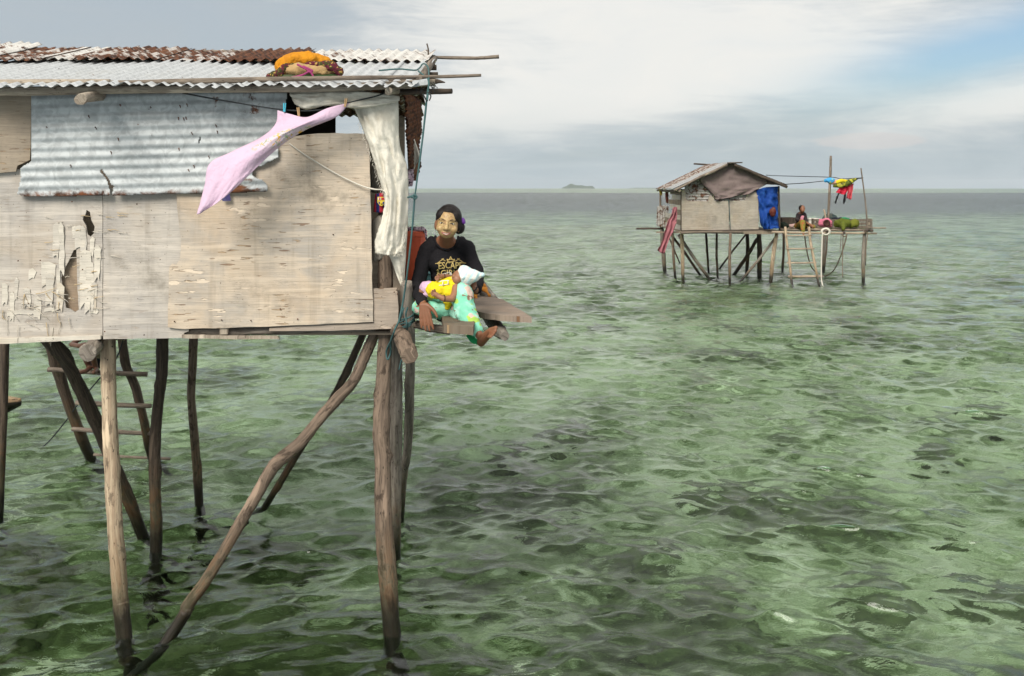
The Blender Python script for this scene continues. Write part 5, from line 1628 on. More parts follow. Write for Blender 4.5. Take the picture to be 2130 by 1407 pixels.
# wall boards and iron on the gable
fplate('plywood_sheet', FD, [(386, 340), (416, 332), (420, 405), (436, 430), (604, 430), (612, 388), (650, 393), (656, 430), (772, 426), (775, 664), (386, 668)], M_FPLY, seed=31)
fplate('plywood_sheet', FD, [(779, 426), (905, 424), (922, 378), (985, 352), (1014, 385), (1018, 660), (779, 664)], M_FPLY, seed=32)
def firon(x, y):
    q = FP(x, y, FD + 0.05)
    return q + Vector((0, 0.012 * math.cos(q.z / 0.078 * 6.283), 0))
sheet('wall_iron', firon, [(410, 285), (545, 240), (1000, 240), (1015, 330), (985, 400), (900, 430), (430, 432), (410, 400)], M_FIRON, far, nu=60, nv=90, uvs=0.0035)
cloth('gable_cloth', [[(x_, y_, FD - 0.08) for (x_, y_) in (Z8(*z) for z in row)] for row in [
    [(760, 125), (790, 118), (810, 118), (830, 125)], [(660, 185), (760, 180), (850, 180), (940, 190)],
    [(530, 245), (700, 250), (900, 240), (1060, 240)], [(600, 330), (720, 325), (900, 310), (1090, 280)], [(650, 385), (720, 385), (850, 365), (1030, 320)], [(668, 418), (720, 410), (800, 395), (930, 372)]]], M_SHADE, far, sub=7, fold=0.035, ff=(2.0, 2), seed=20, crumple=0.06)
cloth('gable_cloth', [[(x_, y_, FD - 0.05) for (x_, y_) in (Z8(*z) for z in row)] for row in [[(930, 190), (1000, 215), (1080, 250), (1180, 285)], [(980, 260), (1040, 275), (1110, 285), (1185, 300)]]], M_SHADE, far, sub=6, fold=0.02, seed=21, crumple=0.04)
tarp = cloth('blue_tarp', [[(x_, y_, d) for (x_, y_), d in zip((Z8(*z) for z in row), (FD - 0.05, FD - 0.12, FD - 0.1, FD))] for row in [
    [(1000, 340), (1050, 320), (1110, 312), (1176, 308)], [(1015, 420), (1060, 410), (1115, 405), (1178, 400)], [(1022, 500), (1070, 500), (1130, 495), (1182, 490)], [(1034, 600), (1080, 590), (1130, 580), (1186, 575)], [(1062, 664), (1090, 660), (1130, 655), (1190, 652)]]], M_TARPB, None, sub=7, fold=0.05, ff=(2, 1.4), seed=22, crumple=0.14)
tag(tarp, 'bright blue tarpaulin hung over the doorway of the distant hut', 'tarpaulin')
sp = blob_obj('dark_pouch', [('cap', [(*FP(1140, 490, FD - 0.2), 0.05), (*FP(1133, 515, FD - 0.22), 0.10), (*FP(1133, 535, FD - 0.22), 0.08)])], mat_cloth('dark_red_cloth', (0.10, 0.02, 0.015), 0.3), None, 0.012, 2)
tag(sp, 'dark red pouch hanging on the blue tarpaulin', 'pouch')
# left side wall: boards seen at a slant
XS = FP(385, 0, FD).x
def side(a_, b_):
    return Vector((XS, FD + a_, b_))
z_ = lambda zy, D: FP(0, zy, D).z
zb, ze = z_(668, FD), z_(335, FD)
nb = 8
for i in range(nb):
    z0 = zb + (ze - zb) * i / nb
    z1 = zb + (ze - zb) * (i + 0.93) / nb
    d1 = 3.1 if i in (0, 1, 2) else 1.5 + 0.35 * (i % 3)
    plate('wall_board', side, [(0.05, z0), (d1, z0), (d1, z1), (0.05, z1)], -0.018, M_BOARD if i % 2 else M_PLY_GREY, far, step=99, seed=40 + i)
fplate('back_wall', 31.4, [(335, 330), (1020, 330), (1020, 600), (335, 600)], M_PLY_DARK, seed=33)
# lean-to of rusty iron at the back corner
def lean(x, y):
    q = FP(x, y, 30.0)
    return q + Vector((0, 0.01 * math.cos(q.x / 0.076 * 6.283), 0))
sheet('lean_to_iron', lean, [(184, 470), (278, 466), (280, 560), (262, 640), (205, 640), (178, 620)], M_FIRON, far, nu=70, nv=30, uvs=0.0035)
# floor beam and deck
fplate('floor_board', FD - 0.06, [(178, 678), (1130, 676), (1132, 701), (178, 690)], M_BOARD, 0.05, seed=34)
zfl = z_(676, FD)
for i in range(9):
    d0 = FD + 0.02 + i * 0.47
    box('floor_plank', ((FP(385, 0, FD).x + FP(1180, 0, FD).x) / 2, d0 + 0.23, zfl - 0.0), (FP(1180, 0, FD).x - FP(385, 0, FD).x + 0.1, 0.43, 0.04), M_BOARD, far, bevel=0)
fpole('floor_pole', [(375, 690, FD - 0.12, 3), (600, 682, FD - 0.10, 2.4), (890, 684, FD - 0.12, 2.5)], M_STICK, 2)
fpole('floor_pole', [(15, 655, 30.3, 2.0), (230, 654, 30.3, 2.0)], M_STICK_DK)
# roof
ridge_f, ridge_b = FP(790, 112, FD - 0.3), FP(592, 130, 31.9)
le_f, le_b = FP(325, 325, FD - 0.35), FP(188, 325, 31.9)
re_f = FP(1252, 297, FD - 0.3)
re_b = re_f + (ridge_b - ridge_f)
def slope(a0, a1, b0, b1, ph):
    def f(u, v):
        q = a0.lerp(a1, u).lerp(b0.lerp(b1, u), v)
        return q + Vector((0, 0, 0.012 * math.cos(u * (a1 - a0).length / 0.076 * 6.283 + ph)))
    return f
rr = random.Random(5)
for i in range(6):
    u0, u1 = i / 6, (i + 1.06) / 6
    m_ = [M_FIRON2, M_FIRON2, M_FIRON, M_RUST, M_FIRON, M_RUST][i]
    f = slope(ridge_f, ridge_b, le_f, le_b, i)
    sheet('roof_sheet', (lambda f_, k_: (lambda u, v: f_(u, v) + Vector((0, 0, 0.012 * (k_ % 2)))))(f, i), [(u0, 0.0), (u1, 0.0), (u1, 1.0 + rr.uniform(-0.02, 0.03)), (u0, 1.0 + rr.uniform(-0.02, 0.03))], m_, far, nu=66, nv=8, uvs=3.0)
    f = slope(ridge_f, ridge_b, re_f, re_b, i)
    sheet('roof_sheet', f, [(u0, 0.0), (u1 - 0.01, 0.0), (u1 - 0.01, 1.0), (u0, 1.0)], M_RUST, far, nu=60, nv=6, uvs=3.0)
def beam(name, a_, b_, r, mat):
    return pole(name, a_, b_, r, r * 0.9, mat, far, bend=0.02, sides=8)
dn = Vector((0, 0, -0.06))
beam('verge_beam', ridge_f + dn + Vector((0.1, 0.02, 0)), re_f + dn, 0.045, M_STICK_DK)
beam('verge_beam', ridge_f + dn + Vector((-0.1, 0.02, 0)), le_f + dn, 0.04, M_STICK)
beam('eave_pole', le_f + dn + Vector((0.15, 0, 0)), le_b + dn, 0.04, M_STICK)
fpole('ridge_pole', [(485, 123, 31.5, 1.6), (545, 127, 31.5, 1.8), (605, 130, 31.4, 1.6)], M_STICK_DK)
fpole('ridge_pole', [(760, 116, FD - 0.3, 1.4), (885, 113, FD - 0.35, 1.2)], M_STICK_DK)
fpole('eave_strut', [(325, 342, FD - 0.1, 2.2), (412, 300, FD - 0.1, 2.2)], M_BEAM)
fpole('corner_post', [(212, 330, 31.2, 2.2), (212, 480, 31.2, 2.2), (225, 660, 31.2, 2.2)], M_STICK)
fpole('corner_post', [(383, 330, FD + 0.03, 1.6), (384, 670, FD + 0.03, 1.6)], M_STICK_DK)
fpole('corner_post', [(1182, 305, FD + 0.05, 2), (1190, 670, FD + 0.05, 2)], M_STICK_DK)
# stilts and braces
def fst(a_, b_, y1, r, mat, D=None, top=None, name='stilt', Dt=None):
    yw = Z8(0, y1)[1]
    D = DW(yw)
    ytop = top if top is not None else 690
    t0 = FP(a_, ytop, Dt or D)
    e = FP(b_, y1, D)
    d = (e - t0).normalized()
    e2 = e + d * (1.5 / max(0.4, -d.z))
    rm = r * D / F
    mid = t0.lerp(e, 0.5) + Vector((rr.uniform(-0.03, 0.03), 0, 0))
    return tube(name, [(*t0, rm), (*mid, rm * 1.05), (*e, rm), (*e2, rm)], mat, far, sides=10, smooth_n=6, knots=2, rough=0.08)
fst(222, 246, 1006, 4.2, M_LOG_GREY, top=640)
fst(312, 332, 1052, 2.6, M_LOG_BROWN)
fst(386, 398, 1088, 3.6, M_LOG_PALE)
fst(585, 607, 1018, 2.2, M_LOG_DARK)
fst(594, 598, 900, 1.6, M_LOG_DARK, top=770)
fst(674, 681, 1054, 2.3, M_LOG_BROWN)
fst(787, 780, 1104, 2.8, M_LOG_BROWN)
fst(924, 920, 1028, 3.6, M_LOG_DARK)
fst(1020, 1024, 1045, 4.8, M_LOG_DARK)
fst(1166, 1116, 1092, 4.0, M_LOG_PALE)
fst(1223, 1213, 1014, 2.4, M_LOG_DARK, top=660)
fst(1562, 1547, 1010, 3.4, M_LOG_GREY, top=660)
fst(1585, 1556, 1000, 1.6, M_LOG_BROWN, top=660)
fst(1888, 1876, 1104, 3.6, M_LOG_GREY, top=672)
fst(1915, 1895, 950, 1.0, M_LOG_BROWN, top=672)
fst(300, 545, 1046, 2.6, M_LOG_DARK, top=705, name='brace')
fst(360, 620, 1078, 3.2, M_LOG_GREY, top=705, name='brace')
fst(915, 692, 990, 1.8, M_LOG_DARK, top=700, name='brace')
fst(1008, 815, 1036, 3.6, M_LOG_DARK, top=735, name='brace')
fst(1150, 868, 1090, 2.6, M_LOG_GREY, top=735, name='brace')
fst(285, 372, 940, 1.6, M_LOG_DARK, top=730, name='brace')
# deck of poles
M_DECK = mat_log('deck_pole', (0.44, 0.35, 0.25), (0.27, 0.21, 0.15), wet=False, bark=0.3)
fpole('deck_pole', [(1125, 684, 27.0, 2.6), (1500, 690, 27.0, 2.2), (1985, 694, 27.0, 2.0)], M_DECK, 3)
fpole('deck_pole', [(1190, 652, 28.6, 1.8), (1600, 652, 28.6, 1.8), (2062, 649, 28.6, 1.4)], M_DECK, 2)
fpole('deck_pole', [(1190, 657, 28.1, 2.4), (1600, 664, 28.1, 2.2), (1945, 666, 28.1, 2.0)], M_DECK, 2)
fpole('deck_pole', [(1190, 664, 27.6, 2.2), (1600, 668, 27.6, 2.2), (1905, 668, 27.6, 2.4)], M_STICK, 2)
fpole('deck_pole', [(1190, 648, 29.4, 2.2), (1840, 642, 29.4, 2.2)], M_STICK, 2)
fpole('deck_pole', [(1190, 646, 30.0, 2.2), (1840, 640, 30.0, 2.2)], M_DECK, 2)
fpole('deck_joist', [(1895, 676, 26.8, 3.4), (1920, 668, 27.6, 3.2), (1948, 672, 26.9, 3.0)], M_STICK_DK, 2)
fpole('deck_joist', [(1580, 682, 26.8, 3.2), (1575, 668, 28.5, 3.0), (1565, 650, 30.5, 3)], M_STICK, 1)
fpole('deck_joist', [(1720, 690, 26.9, 2.6), (1705, 668, 28.5, 2.4), (1695, 650, 30.5, 2)], M_STICK_DK, 1)
fpole('deck_joist', [(1215, 686, 27.0, 2.6), (1205, 668, 28.5, 2.6), (1195, 650, 30.5, 2.6)], M_STICK_DK, 1)
# ladder down to the sea
fl = thing('ladder', 'pale pole ladder leading from the sea to the far deck', 'ladder', tuple(FP(1390, 1110, 26.6)))
fpole('stile', [(1236, 640, 27.0, 2.6), (1248, 760, 26.9, 2.4), (1268, 900, 26.8, 2.6), (1290, 1110, 26.6, 2.6), (1296, 1200, 26.5, 2.6)], M_LOG_PALE, 2, fl)
fpole('stile', [(1430, 640, 27.0, 2.6), (1445, 780, 26.9, 2.5), (1470, 900, 26.8, 2.6), (1510, 1112, 26.6, 2.6), (1524, 1200, 26.5, 2.6)], M_LOG_PALE, 2, fl)
for (xa, xb, y, r) in [(1242, 1457, 712, 1.4), (1242, 1476, 820, 1.6), (1250, 1492, 936, 1.7), (1260, 1546, 1048, 2.4)]:
    fpole('rung', [(xa, y, 26.78, r), ((xa + xb) / 2, y, 26.76, r), (xb, y - 2, 26.78, r)], M_DECK, 1, fl)
# masts and lines
mast = fpole('mast', [(1610, 57, 29.2, 2.4), (1604, 250, 29.2, 2.6), (1590, 530, 29.2, 2.6), (1578, 680, 29.2, 2.6)], M_STICK, 1)
fpole('line_pole', [(1857, 158, 27.3, 1.4), (1880, 330, 27.3, 1.4), (1900, 500, 27.3, 1.5), (1912, 690, 27.3, 1.6)], M_STICK, 1)
l1 = rope('clothes_line', [FP(1080, 216, 27.2), FP(1205, 222, 28.0), FP(1608, 233, 29.15), FP(1700, 246, 28.4), FP(1875, 237, 27.3)], 0.011, M_ROPE_DK)
tag(l1, 'upper clothes line from the far roof past the mast', 'clothes line')
l2 = rope('clothes_line', [FP(1245, 290, 27.0), FP(1400, 280, 27.3), FP(1560, 264, 27.5), FP(1700, 258, 27.5), FP(1875, 240, 27.3)], 0.011, M_ROPE_DK)
tag(l2, 'lower clothes line tied to the far eave corner, laden with washing', 'clothes line')
def fcloth(name, rows, mat, lb, D=27.45, fold=0.05, ff=(2, 1), seed=0, cat='laundry', cr=0.06):
    o = cloth(name, [[(*Z8(*z), D) for z in row] for row in rows], mat, None, sub=6, fold=fold, ff=ff, seed=seed, crumple=cr)
    return tag(o, lb, cat, None)
def wash(name, prims, mat, lb, cat='laundry'):
    o = blob_obj(name, prims, mat, None, 0.014, 2, [(0.10, 0.05, 2)])
    return tag(o, lb, cat)
fz = lambda a_, b_, D, r: (*FP(a_, b_, D), r * D / F)
wash('hanging_shirt', [('cap', [fz(1566, 262, 27.45, 4), fz(1590, 256, 27.4, 5.5), fz(1625, 258, 27.4, 5), fz(1600, 272, 27.4, 4)])],
     mat_cloth('blue_yellow_print', (0.06, 0.32, 0.62), 0.1, pattern=flower_pat((0.06, 0.32, 0.62), [(9, 0.55, 0.58, (0.62, 0.62, 0.05), 0), (9, 0.6, 0.63, (0.6, 0.55, 0.5), 3)])), 'blue and yellow garment blown over the far clothes line')
wash('hanging_shirt', [('cap', [fz(1605, 282, 27.45, 3.5), fz(1640, 274, 27.42, 5), fz(1690, 266, 27.42, 4)])], mat_cloth('peach_cloth', (0.60, 0.30, 0.20), 0.2), 'peach garment blown along the far clothes line')
wash('hanging_shirt', [('cap', [fz(1660, 272, 27.38, 3.5), fz(1700, 263, 27.36, 4.5), fz(1740, 262, 27.38, 3)])], mat_cloth('bright_yellow_cloth', (0.66, 0.52, 0.02), 0.1), 'bright yellow garment blown along the far clothes line')
wash('hanging_cloth', [('cap', [fz(1640, 304, 27.42, 3.5), fz(1690, 294, 27.4, 6.5), fz(1750, 278, 27.4, 6.5), fz(1800, 258, 27.4, 3.5), fz(1824, 248, 27.4, 1.5)])],
     mat_cloth('olive_print', (0.13, 0.14, 0.02), 0.3, pattern=flower_pat((0.10, 0.12, 0.02), [(7, 0.50, 0.55, (0.42, 0.40, 0.03), 0), (9, 0.6, 0.64, (0.03, 0.03, 0.01), 3)])), 'olive and yellow sarong streaming from the far clothes line')
M_REDC = mat_cloth('red_cloth', (0.60, 0.03, 0.06), 0.15, (0.5, 0.05, 0.08))
fcloth('red_garment', [[(1690, 300), (1730, 298), (1765, 285)], [(1670, 330), (1715, 335), (1758, 320)], [(1656, 358), (1700, 372), (1730, 380)]], M_REDC, 'red garment hanging below the olive sarong', seed=3)
fcloth('red_garment', [[(1770, 290), (1785, 288), (1800, 282)], [(1752, 340), (1772, 345), (1792, 335)], [(1735, 402), (1755, 412), (1775, 418)]], mat_cloth('coral_cloth', (0.55, 0.08, 0.10), 0.15), 'long coral-red garment hanging beside the red one', seed=4)
M_BLK = mat_cloth('black_cloth', (0.01, 0.01, 0.012), 0.1)
wash('black_strap', [('cap', [fz(1674, 366, 27.45, 1.6), fz(1662, 400, 27.45, 1.6), fz(1648, 443, 27.45, 2.0)])], M_BLK, 'black strap dangling from the red garment')
wash('black_strap', [('cap', [fz(1730, 380, 27.45, 2.2), fz(1722, 410, 27.45, 2.6), fz(1716, 452, 27.45, 1.4)])], M_BLK, 'wider black strap dangling next to the coral garment')
# rags on the left side of the far house
fcloth('rag_curtain', [[(318, 480), (335, 475), (350, 480)], [(300, 540), (320, 545), (345, 550)], [(265, 610), (300, 605), (340, 605)], [(240, 690), (280, 690), (315, 680)], [(225, 760), (255, 770), (285, 740)], [(185, 830), (225, 860), (250, 850)]], M_PINKRAG, 'long faded pink rag trailing from the far hut corner', D=27.0, fold=0.08, seed=6, cat='rag', cr=0.1)
fcloth('rag', [[(200, 325), (215, 322), (232, 325)], [(203, 355), (215, 355), (228, 360)], [(205, 375), (215, 380), (222, 385)]], mat_cloth('mustard_cloth', (0.42, 0.33, 0.04), 0.2), 'small mustard rag at the far eave corner', D=31.0, seed=7, cat='rag')
fcloth('rag', [[(252, 345), (265, 345), (278, 345)], [(252, 400), (265, 400), (277, 405)], [(258, 440), (265, 445), (272, 450)]], mat_cloth('brick_cloth', (0.20, 0.07, 0.05), 0.3), 'brick red rag hanging on the far hut side', D=30.2, seed=8, cat='rag')
fcloth('rag', [[(338, 335), (355, 330), (372, 328)], [(340, 365), (355, 365), (368, 360)], [(348, 410), (355, 415), (360, 410)]], mat_cloth('teal_cloth', (0.05, 0.20, 0.19), 0.2), 'teal rag hanging under the far eave', D=28.5, seed=9, cat='rag')
# person on the far deck
fp = thing('person', 'person in dark shirt and patterned trousers sitting at the top of the far ladder', 'person', tuple(FP(1365, 650, 27.6)))
fs = [('ell', FP(1376, 492, 27.55), (0.078, 0.09, 0.105)), ('ell', FP(1380, 505, 27.48), (0.055, 0.05, 0.065)), ('cap', [fz(1372, 515, 27.6, 3.5), fz(1368, 530, 27.65, 4)]),
      ('cap', [fz(1366, 545, 27.7, 8), fz(1362, 600, 27.75, 7), fz(1360, 635, 27.8, 8)]),
      ('cap', [fz(1345, 540, 27.65, 4), fz(1335, 580, 27.55, 3.2), fz(1365, 590, 27.35, 2.4), fz(1385, 600, 27.25, 2.2)]),
      ('cap', [fz(1392, 540, 27.65, 4), fz(1402, 580, 27.5, 3.2), fz(1412, 605, 27.3, 2.6), fz(1425, 615, 27.2, 2.2)]),
      ('cap', [fz(1355, 630, 27.75, 6), fz(1378, 605, 27.2, 4.5), fz(1380, 650, 27.1, 3.6), fz(1384, 692, 27.0, 2.2), fz(1386, 706, 26.9, 2.2)]),
      ('cap', [fz(1370, 635, 27.75, 6), fz(1420, 620, 27.4, 4.5), fz(1450, 632, 27.2, 3.6), fz(1460, 640, 27.1, 2.4)])]
blob_obj('body', fs, M_SKIN, fp, 0.013, 2)
M_FSH = mat_cloth('dark_shirt', (0.022, 0.016, 0.018), 0.2)
fsh = blob_obj('shirt', [('cap', [fz(1350, 543, 27.68, 6), fz(1368, 540, 27.7, 7), fz(1388, 543, 27.68, 6)]), ('cap', [fz(1366, 552, 27.7, 10), fz(1362, 600, 27.75, 9), fz(1360, 620, 27.78, 10)]),
                         ('cap', [fz(1344, 545, 27.65, 5), fz(1334, 580, 27.55, 4.5), fz(1352, 588, 27.42, 3.6)]), ('cap', [fz(1392, 545, 27.65, 5), fz(1403, 582, 27.5, 4.4), fz(1412, 602, 27.32, 3.4)])], M_FSH, fp, 0.012, 2)
blob_obj('shirt_print', [('ell', FP(1379, 572, 27.545), (0.07, 0.03, 0.09))], mat_plain('pink_print', (0.5, 0.2, 0.25), 0.8), fsh, 0.012, 1)
blob_obj('trousers', [('ell', FP(1362, 632, 27.75), (0.19, 0.17, 0.11)), ('cap', [fz(1352, 630, 27.7, 8), fz(1378, 606, 27.2, 6.5), fz(1380, 650, 27.1, 5), fz(1382, 680, 27.03, 3.6)]), ('cap', [fz(1375, 636, 27.7, 7), fz(1425, 630, 27.4, 6), fz(1470, 640, 27.2, 4)])],
         mat_cloth('olive_batik', (0.2, 0.17, 0.03), 0.2, pattern=flower_pat((0.20, 0.17, 0.03), [(14, 0.52, 0.56, (0.30, 0.10, 0.03), 0), (12, 0.58, 0.62, (0.08, 0.11, 0.02), 3)])), fp, 0.013, 2)
blob_obj('hair', [('ell', FP(1372, 484, 27.58), (0.09, 0.10, 0.085)), ('ell', FP(1362, 495, 27.62), (0.05, 0.06, 0.06))], M_HAIR, fp, 0.012, 2)
# goods on the far deck
def good(name, prims, mat, lb, cat, vox=0.015, fold=((0.12, 0.05, 2),)):
    o = blob_obj(name, prims, mat, None, vox, 2, list(fold))
    return tag(o, lb, cat)
cr = thing('wooden_crate', 'long dark wooden box beside the person on the far deck', 'crate', tuple(FP(1255, 630, 29.0)))
q = FP(1255, 590, 29.0)
wl = FP(1320, 0, 29).x - FP(1190, 0, 29).x
for dy_ in (-0.22, 0.22):
    box('crate_side', q + Vector((0, dy_, 0)), (wl, 0.03, 0.20), M_STICK_DK, cr)
for dx_ in (-1, 1):
    box('crate_end', q + Vector((dx_ * (wl / 2 - 0.02), 0, 0)), (0.03, 0.40, 0.20), M_STICK_DK, cr)
box('crate_base', q + Vector((0, 0, -0.09)), (wl - 0.06, 0.40, 0.02), M_STICK_DK, cr)
good('dark_heap', [('cap', [fz(1195, 622, 28.2, 6), fz(1225, 628, 28.1, 7), fz(1255, 634, 28.1, 4)])], mat_cloth('black_green_cloth', (0.018, 0.028, 0.02), 0.2), 'dark crumpled heap in front of the wooden box on the far deck', 'heap')
good('pale_pouch', [('cap', [fz(1280, 632, 28.0, 4), fz(1308, 630, 28.0, 4)])], mat_cloth('pale_pink_cloth', (0.55, 0.36, 0.33), 0.2), 'small pale pink pouch beside the dark heap', 'pouch')
wt = thing('white_box', 'white foam cool box behind the far sitting person', 'cool box', tuple(FP(1460, 640, 28.9)))
M_FOAM = mat_plain('white_foam', (0.66, 0.63, 0.56), 0.7, 0.1)
q = FP(1460, 606, 28.9)
box('box_body', q + Vector((0, 0, -0.02)), (0.30, 0.34, 0.22), M_FOAM, wt, bevel=0.015)
box('box_lid', q + Vector((0, 0, 0.115)), (0.33, 0.37, 0.045), M_FOAM, wt, bevel=0.012)
M_PINKB = mat_cloth('pink_bag_cloth', (0.58, 0.16, 0.24), 0.2)
pb = thing('pink_sack', 'pink sack with a round dark mouth on the far deck', 'sack', tuple(FP(1565, 640, 28.0)))
blob_obj('sack_body', [('cap', [fz(1540, 610, 28.1, 8.5), fz(1575, 605, 28.0, 9.5), fz(1600, 608, 28.0, 6)]), ('cap', [fz(1545, 590, 28.1, 4), fz(1520, 580, 28.1, 2)]), ('cap', [fz(1590, 622, 28, 5), fz(1612, 632, 28, 3)])], M_PINKB, pb, 0.013, 2, [(0.08, 0.04, 2)])
lathe('sack_mouth', [(0.10, -0.03), (0.10, 0.0), (0.075, 0.012), (0.06, -0.01)], mat_plain('mouth_dark', (0.05, 0.015, 0.01), 0.8), pb, FP(1577, 608, 27.84), (math.pi / 2, 0, 0), n=20)
good('dark_jug', [('cap', [fz(1512, 590, 28.6, 4.5), fz(1508, 612, 28.6, 5)])], M_BLK, 'dark jug behind the pink sack', 'jug')
good('green_cloth', [('cap', [fz(1665, 612, 28.0, 8), fz(1700, 608, 27.9, 10), fz(1740, 612, 27.9, 9)]), ('cap', [fz(1710, 630, 27.7, 7), fz(1712, 660, 27.5, 3)])], mat_cloth('moss_cloth', (0.10, 0.12, 0.018), 0.3, (0.04, 0.05, 0.01)), 'moss green cloth heaped over the goods on the far deck', 'cloth')
good('green_cloth', [('cap', [fz(1780, 618, 28.0, 8), fz(1808, 608, 28.0, 9), fz(1818, 625, 28.0, 6)]), ], mat_cloth('olive_cloth', (0.15, 0.16, 0.025), 0.3, (0.05, 0.06, 0.01)), 'olive cloth draped on the crate end of the far deck', 'cloth')
db = thing('deck_crate', 'brown crate under the green cloths on the far deck', 'crate', tuple(FP(1700, 640, 28.6)))
q = FP(1690, 610, 28.7)
for k_ in range(3):
    box('crate_slat', q + Vector((0, -0.2, -0.10 + 0.095 * k_)), (1.75, 0.025, 0.08), M_STICK, db)
for dx_ in (-0.85, 0.85):
    box('crate_end', q + Vector((dx_, 0.02, -0.0)), (0.03, 0.38, 0.28), M_STICK, db)
good('folded_cloth', [('cap', [fz(1625, 572, 28.6, 2.5), fz(1690, 572, 28.6, 3), fz(1740, 575, 28.6, 2.5)])], mat_cloth('navy_cloth', (0.015, 0.02, 0.035), 0.2), 'navy cloth folded on top of the brown crate', 'cloth')
good('folded_cloth', [('cap', [fz(1700, 570, 28.5, 2), fz(1755, 573, 28.5, 2.5)])], mat_cloth('emerald_cloth', (0.05, 0.32, 0.14), 0.2), 'emerald cloth folded on top of the brown crate', 'cloth')
good('net_heap', [('cap', [fz(1565, 552, 29.6, 4), fz(1600, 548, 29.6, 5), fz(1648, 553, 29.6, 3)]), ('cap', [fz(1570, 580, 29.6, 8), fz(1640, 580, 29.6, 8)]), ('cap', [fz(1570, 620, 29.6, 9), fz(1640, 620, 29.6, 9)])], mat_cloth('grey_net', (0.045, 0.065, 0.062), 0.4), 'grey-green heap of netting at the foot of the mast', 'net')
pk2 = fpole('paddle', [(1552, 500, 29.3, 1.8), (1562, 530, 29.2, 1.8), (1575, 640, 29.0, 1.6)], M_DECK, 0)
pk2.parent = None
tag(pk2, 'pale wooden stick leaning by the netting at the mast', 'stick')
# rope coil and hanging lines
rc = thing('rope_coil', 'pale rope coil on the end of the far deck joist', 'rope', tuple(FP(1568, 700, 26.7)))
for k_ in range(3):
    rope('coil', [FP(1568 + (30 + 3 * k_) * math.cos(a_), 680 + (24 + 2 * k_) * math.sin(a_), 26.68 + 0.03 * k_) for a_ in [i * 0.5236 for i in range(13)]], 0.022, M_ROPE_W, rc)
rope('tail', [FP(1542, 690, 26.66), FP(1538, 760, 26.66), FP(1534, 900, 26.66), FP(1532, 1050, 26.66), FP(1540, 1110, 26.6), FP(1552, 1140, 26.4)], 0.018, M_ROPE_W, rc)
hr = thing('hanging_rope', 'slack brown rope looped under the far deck', 'rope', tuple(FP(1720, 700, 27.0)))
M_ROPEB = mat_plain('brown_rope', (0.16, 0.12, 0.08), 0.9, 0.3, 40)
rope('loop', [FP(1745, 690, 27.0), FP(1725, 770, 27.0), FP(1690, 880, 27.2), FP(1650, 970, 27.6), FP(1610, 1020, 28.2), FP(1560, 1045, 28.6)], 0.018, M_ROPEB, hr)
rope('loop', [FP(1712, 690, 27.0), FP(1708, 800, 27.0), FP(1704, 950, 27.0), FP(1708, 1055, 27.0)], 0.014, M_ROPEB, hr)
rope('loop', [FP(1695, 690, 27.0), FP(1690, 780, 27.0), FP(1684, 850, 27.0)], 0.009, M_ROPEB, hr)
rope('loop', [FP(1700, 705, 26.9), FP(1720, 720, 26.9), FP(1742, 705, 26.9)], 0.016, M_ROPEB, hr)
sr = rope('slack_line', [FP(1395, 710, 27.2), FP(1410, 820, 27.4), FP(1435, 930, 27.6), FP(1465, 990, 27.9), FP(1500, 1020, 28.2)], 0.018, M_ROPEB)
tag(sr, 'brown rope hanging behind the far ladder into the sea', 'rope')
wl_ = rope('wall_cord', [FP(770, 420, FD - 0.03), FP(778, 520, FD - 0.03), FP(786, 665, FD - 0.03)], 0.008, M_ROPE)
wl_.parent = far
wl_.matrix_parent_inverse = far.matrix_world.inverted()

# ---------------------------------------------------------------- island on the horizon
def hill(name, prof, D, depth, mat):
    """ridge outline (px, py) at distance D, rounded off in depth"""
    fine = catmull(prof, 6)
    nz = 9
    verts, faces = [], []
    r_ = random.Random(3)
    for (x, y) in fine:
        top = P(x, y, D)
        for k_ in range(nz):
            s_ = -1 + 2 * k_ / (nz - 1)
            z = (max(0.0, top.z) * (1 - s_ * s_) ** 0.5 if abs(s_) < 1 else 0) * (1 + r_.uniform(-0.03, 0.03)) - 3
            verts.append((top.x, D + s_ * depth, z))
    n = len(fine)
    for i in range(n - 1):
        for k_ in range(nz - 1):
            faces.append((i * nz + k_, (i + 1) * nz + k_, (i + 1) * nz + k_ + 1, i * nz + k_ + 1))
    return structure(mesh(name, verts, faces, mat, None, smooth=True))
M_ISLE = mat_plain('island_forest', (0.05, 0.075, 0.04), 0.95, 0.4, 0.02)
ISD = 11500.0
hill('island', [(1168, 392.5), (1172, 389), (1177, 387.5), (1183, 384), (1187, 382), (1191, 382.3), (1197, 384.5), (1204, 385.3), (1210, 385), (1217, 386.8), (1224, 387), (1230, 386.3), (1234, 389), (1236, 392.5)], ISD, 230, M_ISLE)
hill('island', [(1308, 391.6), (1316, 390.6), (1330, 390.4), (1350, 390.6), (1370, 390.5), (1390, 390.4), (1410, 391.8)], 12300, 150, M_ISLE)

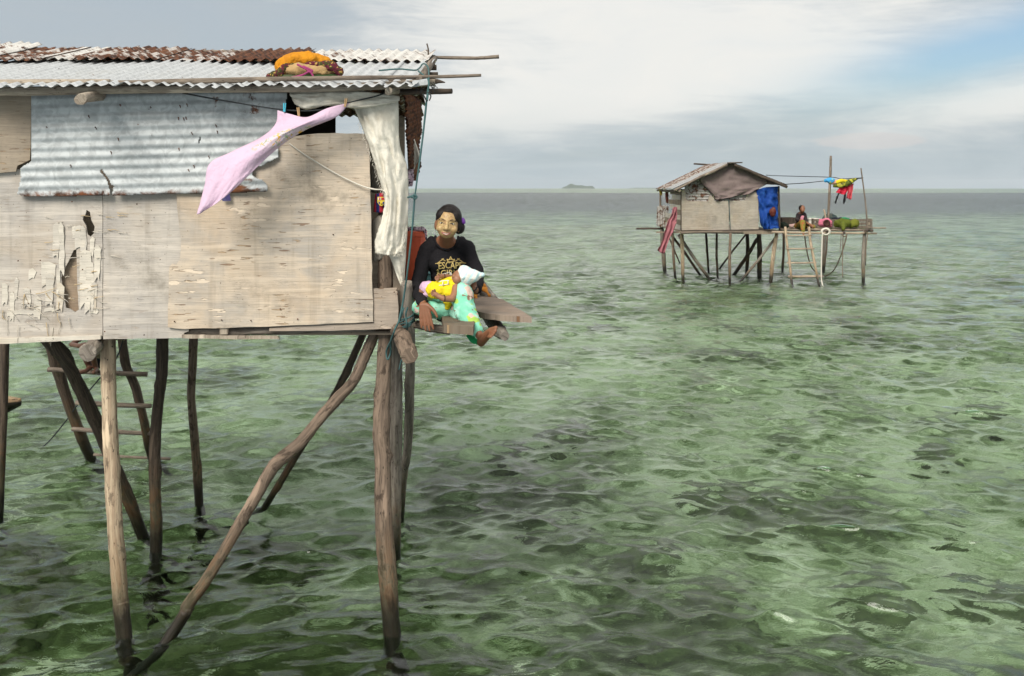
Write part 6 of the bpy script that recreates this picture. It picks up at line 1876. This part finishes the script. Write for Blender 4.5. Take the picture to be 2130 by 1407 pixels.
# coral heads on the sea bed
M_CORAL = mat_plain('dark_coral', (0.085, 0.105, 0.045), 0.95, 0.9, 5.0, bump=0.03)
M_CORALP = mat_plain('pale_coral_rock', (0.42, 0.42, 0.30), 0.95, 0.4, 7.0, bump=0.03)
cr_ = random.Random(9)
spots = [(1180, 975, .55), (1240, 990, .3), (1500, 1110, .8), (1640, 1130, .6), (1790, 1330, .5), (2060, 1350, .6), (1330, 1230, .45), (1130, 1190, .5), (1560, 1170, .5), (940, 1290, .4), (1350, 1400, .4),
         (640, 1260, .4), (560, 1350, .5), (100, 1250, .6), (60, 1380, .5), (420, 1390, .4), (1980, 920, .4), (1880, 1010, .35), (1060, 1010, .4), (1450, 1330, .35), (1250, 740, .8), (480, 1180, .4), (700, 1390, .45), (1920, 1180, .4)]
for i, (x, y, r) in enumerate(spots):
    D = (H + 1.05) * F / (y - HY)
    c = P(x, y, D)
    # refraction lifts the bed: heads stand a little nearer than the straight line would put them
    pr = [('ell', (c.x, c.y * 0.93, -1.15), (r * 0.6, r * 0.5, 0.28 * r + 0.1))]
    for k_ in range(6):
        pr.append(('ell', (c.x + cr_.uniform(-1, 1) * r * 0.6, c.y * 0.93 + cr_.uniform(-1, 1) * r * 0.5, -1.12 + cr_.uniform(-0.05, 0.12)), (r * cr_.uniform(0.14, 0.3), r * cr_.uniform(0.14, 0.3), r * cr_.uniform(0.12, 0.26))))
    o = blob_obj('coral_head', pr, M_CORAL, None, 0.03, 1, [(0.12, 0.09, 2)])
    tag(o, 'dark coral head lying on the sea bed under the clear green water', 'coral', 'coral heads on the sea bed')
# ---------------------------------------------------------------- sea haze
m_hz = bpy.data.materials.new('sea_haze')
m_hz.use_nodes = True
t = NT(m_hz.node_tree)
vol = t.n('ShaderNodeVolumePrincipled')
vol.inputs['Color'].default_value = (0.86, 0.93, 1.0, 1)
vol.inputs['Density'].default_value = 0.00004
vol.inputs['Anisotropy'].default_value = 0.0
t.n('ShaderNodeOutputMaterial', i_Volume=vol.outputs[0])
hz = box('haze', (0, 6400, 57), (27000, 14000, 122), m_hz, None, bevel=0)
hz['kind'] = 'stuff'
